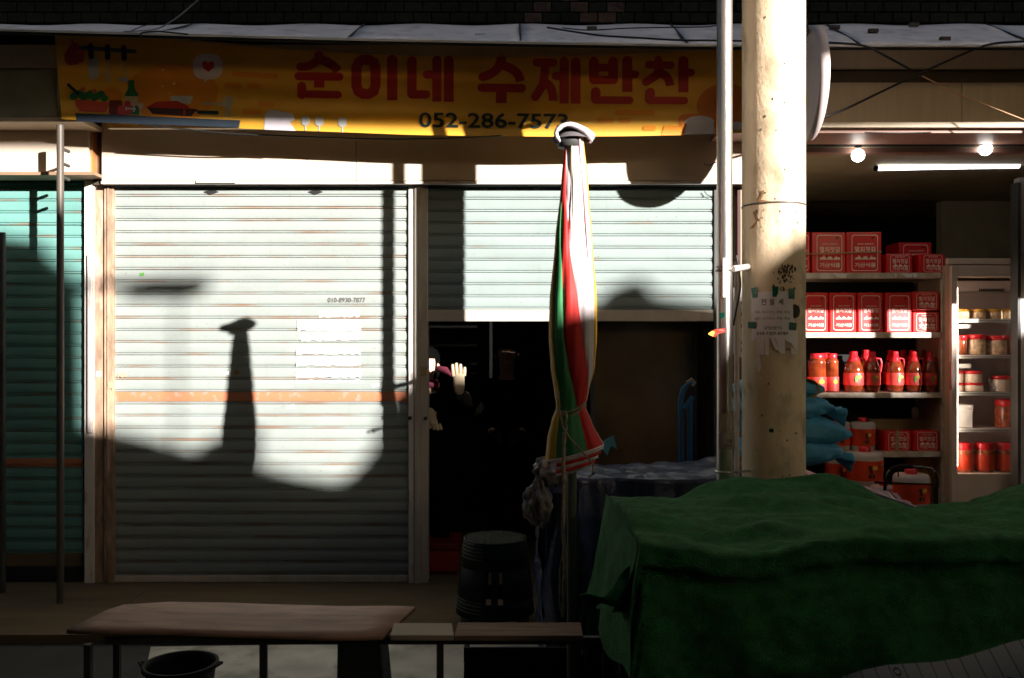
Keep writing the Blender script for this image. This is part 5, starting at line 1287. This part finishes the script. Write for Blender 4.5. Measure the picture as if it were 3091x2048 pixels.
# yellow drum and cardboard at the back of the rack
mb = MB(); a = P(*C9(1590, 125), 7.35); b = P(*C9(1755, 250), 7.35); mb.lathe([(0, 0), (.12, 0), (.12, a.z-b.z+.2)], ((a.x+b.x)/2, 1.3, b.z-.2), 20); tag(mb.build('yellow_drum', m_gold), 'shiny yellow can on the lowest level of the rack', 'can')
mb = MB(); mb.box(P(*C6(1360, 0), 7.3).x, P(*C6(1750, 0), 7.3).x, 1.3, 1.4, SZ[3]+.001, P(0, C6(0, 1322)[1], 7.3).z); tag(mb.build('cardboard_box', m_card, bevel=.003), 'open cardboard carton at the back of the fourth shelf', 'carton')
mb = MB(); mb.lathe([(0, 0), (.022, 0), (.026, .04), (.024, .08), (.0, .10)], (P(*C6(1655, 0), 7.36).x, 1.36, P(0, C6(0, 1318)[1], 7.36).z), 12); tag(mb.build('white_bottle', m_wh), 'white rounded cap standing on the cardboard carton', 'bottle')
# cart handle
ct = thing('hand_cart', 'black tubular handle of a folding cart before the nearest bucket', 'cart', P(*C9(1625, 450), 6.0))
ch = [(1450, 470), (1462, 330), (1468, 270), (1490, 225), (1530, 203), (1600, 196), (1700, 196), (1760, 205), (1790, 235), (1802, 290), (1800, 330)]
mb = MB(); mb.tube([P(*C9(*p), 6.0) for p in ch], .011, 10); mb.build('handle', M('black gloss tube', (.015, .015, .015), .15, coat=.6), ct)
mb = MB(); mb.tube([P(*C9(*p), 5.99) for p in ((1495, 214), (1560, 193), (1640, 193))], .015, 10); mb.build('grip', m_blackpl, ct)
mb = MB(); mb.tube([P(*C9(1395, 296), 6.02), P(*C9(1575, 304), 6.02)], .008, 8); mb.tube([P(*C9(1450, 300), 6.0), P(*C9(1800, 310), 6.0)], .006, 8); mb.tube([P(*C9(1545, 200), 6.0), P(*C9(1548, 260), 6.0)], .005, 8); mb.build('cross_bar', m_blackpl, ct)
mb = MB(); a = P(*C9(1450, 460), 6.0); b = P(*C9(1802, 460), 6.0); mb.box(a.x, b.x, a.y-.25, a.y+.1, .08, .1).box(a.x, a.x+.02, a.y-.01, a.y+.01, .1, a.z).box(b.x-.02, b.x, a.y-.01, a.y+.01, .1, P(*C9(1800, 330), 6.0).z); mb.build('platform', m_blackpl, ct)
for s_ in (a.x+.03, b.x-.03):
    for yy in (a.y-.2, a.y+.06):
        mb = MB(); mb.tube([(s_-.012, yy, .055), (s_+.012, yy, .055)], .035, 12); mb.build('wheel', m_blackpl, ct)

# fridge
fr = thing('glass_door_fridge', 'beige glass door display fridge full of jars', 'fridge', (3.2, .9, 0))
FD = 6.9
fx0 = P(*C6(1872, 0), FD).x; fx1 = P(*C6(2600, 0), FD).x; fzt = P(0, C6(0, 318)[1], FD).z; gx_0 = P(*C6(1924, 0), FD).x; gx_1 = fx1-.06
gzt = P(0, C6(0, 400)[1], FD).z; gzb = P(0, C9(0, 238)[1], FD).z
m_frb = M('fridge shell', (.50, .36, .27), .4, var=.08)
m_frw = M('fridge door frame', (.68, .55, .44), .35, var=.06)
mb = MB(); mb.box(fx0+.02, gx_0-.02, .93, 1.55, .0, fzt).box(gx_1+.02, fx1, .93, 1.55, 0, fzt).box(gx_0-.02, gx_1+.02, .93, 1.55, gzt+.02, fzt-.002).box(gx_0-.02, gx_1+.02, .93, 1.55, 0, gzb-.03).box(gx_0-.02, gx_1+.02, 1.5, 1.55, gzb-.03, gzt+.02)
mb.build('cabinet', m_frb, fr)
mb = MB(); mb.box(fx0-.012, fx1, .88, .925, fzt-.001, fzt+.045); mb.build('top_trim', m_frw, fr, bevel=.004)
mb = MB(); mb.box(gx_0-.045, gx_0, .88, .92, 0.05, fzt-.01); mb.box(gx_1, gx_1+.05, .88, .92, .05, fzt-.01); mb.box(gx_0, gx_1, .88, .92, gzt, fzt-.01); mb.box(gx_0, gx_1, .88, .92, .05, gzb); mb.build('door_frame', m_frw, fr, bevel=.004)
mb = MB(); mb.box(gx_0-.018, gx_0+.02, .925, .93, gzb, gzt).box(gx_0-.018, gx_0-.002, .925, 1.498, gzb-.03, gzt+.02).box(gx_0, gx_1, 1.485, 1.498, gzb-.03, gzt+.02).box(gx_1+.002, gx_1+.018, .925, 1.498, gzb-.03, gzt+.02).box(gx_0, gx_1, .93, 1.48, gzb-.03, gzb-.01); mb.build('lining', m_fr_in, fr)
mb = MB(); mb.box(gx_0, gx_1, .9, .904, gzb, gzt); mb.build('door_glass', m_glass, fr)
mb = MB(); mb.box(gx_0+.02, gx_0+.034, .945, .96, gzb+.05, gzt-.08); mb.build('lamp_strip', m_frlamp, fr)
mb = MB(); mb.box(gx_0+.08, gx_1, 1.30, 1.48, P(0, C6(0, 495)[1], 7.3).z, gzt); mb.build('fan_housing', m_fr_in, fr, bevel=.01)
mb = MB()
for k in range(14): x = P(*C6(2075+k*12, 0), 7.29).x; z = P(0, C6(0, 485)[1], 7.29).z; mb.box(x, x+.006, 1.292, 1.298, z-.012, z+.012)
mb.build('fan_grille', m_ink, fr)
FZ = []
for y in (672, 905, 1145, 1382):
    z = P(0, C6(0, y)[1], 6.98).z; FZ.append(z)
    sh = MB().box(gx_0+.005, gx_1-.005, .99, 1.48, z-.012, z-.004).build('shelf', m_fr_in, fr)
    mb = MB(); mb.box(gx_0+.005, gx_1-.005, .975, .985, z-.026, z-.0); mb.build('price_rail', m_wh, fr)
    mb = MB()
    x = gx_0+.01
    while x < gx_1-.01: mb.box(x, x+.006, .971, .9745, z-.017, z-.010); x += .0145
    mb.build('rail_slots', m_darksteel, fr)
FZ.append(gzb-.008)
# slim steel handle strip with dark pad
mb = MB(); a = P(*C6(1893, 950), 6.86); b = P(*C6(1893, 1130), 6.86); mb.box(a.x-.004, a.x+.006, .86, .879, b.z, a.z); mb.build('door_pad', M('red brown pad', (.25, .06, .05), .5), fr)
def make_jar(mat, lidm, lab=None):
    t = thing('food_jar', '', 'jar', (0, 0, 0))
    MB().lathe([(0, 0), (.47, 0), (.5, .04), (.5, .68), (.45, .78)], (0, 0, 0), 18).build('jar', mat, t)
    MB().lathe([(.47, .76), (.5, .78), (.5, .97), (.47, 1), (0, 1)], (0, 0, 0), 18).build('lid', lidm, t)
    if lab: MB().lathe([(.51, .08), (.51, .6)], (0, 0, 0), 18).build('label', lab, t)
    return t
JT = {}
def jar_at(kind, x0, x1, y0, y1, z, lab, d=7.02):
    a = P(*C6(x0, y1), d); b = P(*C6(x1, y0), d); w = b.x-a.x; z = z if z is not None else a.z; h = b.z-z; l = ((a.x+b.x)/2, a.y+w/2, z)
    if kind not in JT:
        t = make_jar(*kind); JT[kind] = t; t.location = l; t.scale = (w, w, h); t['label'] = lab; t['group'] = 'jars in the display fridge'
    else: dup(JT[kind], l, lab, 'jars in the display fridge', None, (w, w, h))
k_p = (m_jar, m_red2); k_w = (m_jarw, m_red2, ); k_y = (m_jar, m_gold); k_r = (m_jarr, m_red2, m_orl); k_w = (m_jarw, m_red2); k_d = (m_jarr, m_red2)
for i, (x0, x1, lb) in enumerate(((1932, 2038, 'first'), (2044, 2140, 'second'), (2148, 2245, 'third'), (2252, 2345, 'fourth'))):
    jar_at(k_y, x0, x1, 606, 668, FZ[0], lb+' small gold lidded jar from the left on the top fridge shelf')
jar_at(k_d, 1925, 2012, 778, 902, FZ[1], 'dark red jar at the left on the second fridge shelf')
jar_at(k_p, 2018, 2146, 772, 902, FZ[1], 'pickle jar with red lid, middle of the second fridge shelf')
jar_at(k_p, 2152, 2284, 778, 902, FZ[1], 'pickle jar with red lid, right of the middle one on the second fridge shelf')
jar_at(k_d, 2290, 2400, 778, 902, FZ[1], 'dark jar at the right edge of the second fridge shelf')
jar_at(k_w, 1900, 1990, 1090, 1142, FZ[2], 'lower flat tub at the far left of the third fridge shelf')
jar_at(k_w, 1990, 2134, 1088, 1142, FZ[2], 'lower white tub of the pair stacked on the third fridge shelf')
z_ = P(0, C6(0, 1087)[1], 7.02).z
jar_at(k_w, 1998, 2120, 1010, 1086, z_+.001, 'upper white tub of the pair stacked on the third fridge shelf')
jar_at(k_w, 1900, 1988, 1010, 1086, z_+.001, 'upper white tub at the far left of the third fridge shelf')
jar_at(k_w, 2185, 2300, 1040, 1142, FZ[2], 'single pale jar with red lid on the right of the third fridge shelf')
jar_at(k_d, 2305, 2400, 1036, 1142, FZ[2], 'dark jar at the right edge of the third fridge shelf')
jar_at(k_d, 2222, 2380, 1196, 1380, FZ[3], 'large brown jar with red lid alone on the fourth fridge shelf')
for x0, x1, lb in ((1938, 2056, 'left'), (2076, 2194, 'middle'), (2212, 2336, 'right')):
    jar_at(k_r, x0, x1, 1478, 1690, FZ[4]+.0, lb+' of three red labelled jars at the fridge bottom', 7.0)
mb = MB(); mb.add([P(*C6(2120, 1060), 7.1), P(*C6(2135, 1055), 7.1), P(*C6(2190, 1115), 7.05), P(*C6(2165, 1142), 7.05), P(*C6(2140, 1142), 7.08)], [(0, 1, 2, 3, 4)]); tag(mb.build('plastic_bag', m_film, thick=.01), 'crumpled clear bag between tubs on the third fridge shelf', 'bag')
wt = thing('white_tub', 'white plastic container at the left of the fourth fridge shelf', 'container', P(*C6(1980, 1380), 7.1))
a = P(*C6(1930, 1370), 7.05); b = P(*C6(2032, 1262), 7.05); mb = MB(); mb.box(a.x, b.x, 1.05, 1.2, FZ[3], b.z); mb.build('tub', m_wh, wt, bevel=.006)
mb = MB(); z = P(0, C6(0, 1228)[1], 7.05).z; mb.box(a.x-.004, b.x+.004, 1.045, 1.205, b.z, z); mb.build('lid', m_wh, wt, bevel=.004)
for y in (962, 705):
    mb = MB(); mb.box(gx_0+.01, P(*C6(2022, 0), 7.03).x, 1.03, 1.3, P(0, C6(0, y+28)[1], 7.03).z, P(0, C6(0, y)[1], 7.03).z)
    tag(mb.build('white_tray', m_wh, bevel=.005), 'folded white tray under the %s fridge shelf' % ('second' if y > 900 else 'top'), 'tray')

# lamps
def bulb(X, Y, ty, label):
    c = P(X, Y, 6.0); o = thing('light_bulb', label, 'lamp', c, 'bare bulbs at the shop header')
    r = S(42/2.1482, 6.0)
    MB().lathe([(0, -r)]+[(r*math.sin(R(a)), -r*math.cos(R(a))) for a in range(15, 160, 15)]+[(.3*r, r*1.05)], c, 24).build('globe', m_bulb, o)
    zt_ = P(0, ty, 6.0).z
    MB().lathe([(.012, r*.9), (.016, r+.02)], c, 12).build('neck', m_darksteel, o)
    MB().lathe([(.024, r+.010), (.028, zt_-c.z-.03), (.034, zt_-c.z), (0, zt_-c.z)], c, 14).build('socket', m_blackpl, o)
bulb(*C3(1287, 1008), C3(0, 858)[1], 'lit round bulb at the header, the left one nearer the concrete pole')
bulb(*C3(2113, 966), C3(0, 862)[1], 'lit round bulb at the header, the right one nearer the picture edge')
tl = thing('tube_light', 'long lit fluorescent tube light hanging over the rack', 'lamp', P(*C3(1860, 1080), 6.6))
for (x0, y0, x1, y1) in ((1415, 1090, 1790, 1082), (1798, 1082, 2015, 1078), (2022, 1078, 2330, 1074)):
    mb = MB(); mb.tube([P(*C3(x0, y0), 6.6), P(*C3(x1, y1), 6.6)], .019, 12); mb.build('tube', m_tubel, tl)
mb = MB(); mb.tube([P(*C3(1393, 1090), 6.6), P(*C3(1413, 1090), 6.6)], .021, 10); mb.build('end_cap', m_blackpl, tl)
mb = MB()
for xa, ya, xb, yb2 in ((1390, 1040, 1402, 1060), (1480, 995, 1400, 1050), (1775, 1000, 1790, 1065), (1965, 1000, 2010, 1060)): mb.tube([P(*C3(xa, ya), 6.7), P(*C3(xb, yb2), 6.62)], .003, 5)
mb.build('hanging_wire', m_pipe, tl)
mb = MB(); mb.tube([P(*C3(900, 1362), 9.2), P(*C3(1073, 1362), 9.2)], .022, 8); tag(mb.build('tube_light', emis('dim teal reflection', (.25, .5, .5), .35)), 'dim bluish reflection of the lights, made as a glowing tube in the back room', 'lamp')  # glowing tube added to imitate a dim reflection of the lights

# blue hand truck frame leaning behind
ht = thing('hand_truck', 'blue tubular hand truck leaning in the second doorway', 'cart', P(2085, 1380, 5.5))
CH = lambda x, y: (1000+x/2.1482, 650+y/2.1482)
mb = MB(); mb.tube([P(*CH(2268, 1600), 5.4), P(*CH(2265, 1200), 5.4), P(*CH(2280, 1130), 5.4), P(*CH(2320, 1090), 5.4), P(*CH(2352, 1095), 5.4)], .016, 10); mb.tube([P(*CH(2290, 1250), 5.38), P(*CH(2345, 1175), 5.38)], .014, 8); mb.tube([P(*CH(2325, 1600), 5.42), P(*CH(2325, 1200), 5.42)], .016, 10)
mb.build('frame', M('blue paint', (.015, .12, .24), .4, var=.2), ht)
mb = MB(); mb.tube([P(*CH(2300, 1085), 5.36), P(*CH(2335, 1060), 5.36), P(*CH(2362, 1085), 5.36), P(*CH(2340, 1105), 5.36)], .008, 6); mb.build('rope_knot', m_rope, ht)

# ------------------------------------------------------------------ unseen market street behind and beside the camera, shaped to shade this front
def cast(X, Y, u):   # the place at u metres in front of the facade whose shadow falls on the facade point X, Y
    return ((X-1183.5)/2.3115/150+TX*u, 1.6+(342-Y/2.3115)/150+TZ*u)
m_far = M('dark rendered wall', (.05, .055, .05), .9)
ub = 13.0
prof = [(-900, 500), (-150, 520), (0, 538), (100, 552), (125, 590), (165, 620), (196, 655), (200, 800), (203, 985), (250, 990), (340, 1010), (430, 1037), (529, 1058), (534, 1000), (598, 985), (604, 1077), (620, 1080), (700, 1100), (770, 1111), (820, 1112), (855, 1100), (882, 1070), (905, 1050), (945, 990), (970, 890), (1052, 826), (1078, 822), (1082, 850), (1180, 842), (1290, 800), (1370, 700), (1440, 682), (1462, 658), (1480, 640), (1500, 658), (1520, 682), (1650, 700), (1900, 745), (2250, 800), (2700, 826), (3400, 830)]  # roofline traced from the shade edges on the facade, with added bumps
pp = [cast(x, y, ub) for x, y in prof]
acr = thing('street_building', 'unseen low building across the street, its roofline shaped to cast the facade shade', 'building', (pp[0][0]+8, -ub, -.12))
poly = pp+[(pp[-1][0], -.1), (pp[0][0], -.1)]
MB().prism(poly, -ub-.25, -ub).build('front_wall', m_far, acr)
MB().box(pp[0][0], 19.4, -ub-1, -ub-.26, -.1, 3.2).build('rear_block', m_far, acr)
for x0_b, x1_b in ((-50, pp[0][0]-.0), (19.5, 50)):  # blocks added at both sides to cut off open sky
    MB().box(x0_b, x1_b, -ub-5, -ub, -.1, 7.2).build('sky_block', m_far, acr)
MB().box(-50, 50, -16.4, -15.4, 8, 14).build('sun_block', m_far, acr)  # box added to stop high sun passing over the roof
for xe in (-50.3, 50): MB().box(xe, xe+.3, -16, 2, -.1, 9).build('end_screen', m_far, acr)  # walls added to close the street ends against skylight
for k in range(7):
    x = pp[0][0]+4+k*4; MB().box(x, x+1.6, -ub+.001, -ub+.06, .0, 2.3).build('roller_door', m_pipe, acr)
# soft shaded street lamp with an arm
la = thing('street_lamp', 'street lamp post across the street', 'lamp', (0, -ub+.8, -.12))
x_, z_ = cast(408, 990, ub-.8); x2, z2_ = cast(440, 672, ub-.8); x3, z3_ = cast(205, 665, ub-.8); x4, z4 = cast(300, 672, ub-.8)
MB().lathe([(.012, -.12), (.012, z2_+.1)], (x_, -ub+.8, 0), 12).build('post', m_darksteel, la)
MB().box(x4, x2, -ub+.75, -ub+.95, z2_-.05, z2_+.05).build('lamp_head', m_darksteel, la)
MB().box(x3-.2, x4, -ub+.8, -ub+.86, z3_-.02, z3_+.04).build('arm', m_darksteel, la)
# added unseen roof: eave shades the banner and above, sheets block skylight
zA = 2.757+TZ*8
ar = thing('shade_roof', 'unseen sloping roof over the street, added to shade the front and block the sky', 'roof', (7, -8, 0))
def roofz(u, x=7): return 2.80+TZ*u+(.22*(8-u)/5.4 if u < 8 else .12*(u-8))+(min(.035, .004*(x-7.4)**2) if x < 8.3 else min(.06, .003+.04*(x-8.3)))
us = [1.8, 4.5, 6.2, 8, 11, 14.5]
for a, b in zip(us[:-1], us[1:]):
    mb = MB(); mb.grid(100, 1, lambda u_, v_: (-50+100*u_, -(a+(b-a)*v_), roofz(a+(b-a)*v_, -50+100*u_))); mb.build('roof_sheet', M('dark roof sheet', (.03, .035, .032), .9), ar, thick=.04)
for x in (-13.8, 17.8):
    for u in (3, 14): MB().box(x-.08, x+.08, -u-.08, -u+.08, -.1, roofz(u)-.03).build('post', m_darksteel, ar)

# added unseen awning at the right: darkens the upper part of the shop
uA = 1.5; zW = 2.16+TZ*uA; xW = 1.56+TX*uA+1.35
aw = thing('shade_awning', 'unseen canvas awning on thin posts, added at the right to shade the shop', 'awning', (6, -uA, -.12))
mb = MB(); mb.box(4.20, 9, -uA-.03, -uA, zW, zW+.75); mb.build('valance', M('canvas', (.5, .45, .4), .8), aw)
mb = MB(); mb.box(4.20, 9, -uA, -.3, zW+.7, zW+.74); mb.build('awning_top', MATS['canvas'], aw)
xp = P(2676, 0, SQ).x+TX*(1+uA); MB().box(xp-.045, xp+.045, -uA-.06, -uA+.0, -.12, zW).build('post', m_darksteel, aw)
MB().box(8.9, 9, -uA-.06, -uA, -.12, zW).build('post', m_darksteel, aw)
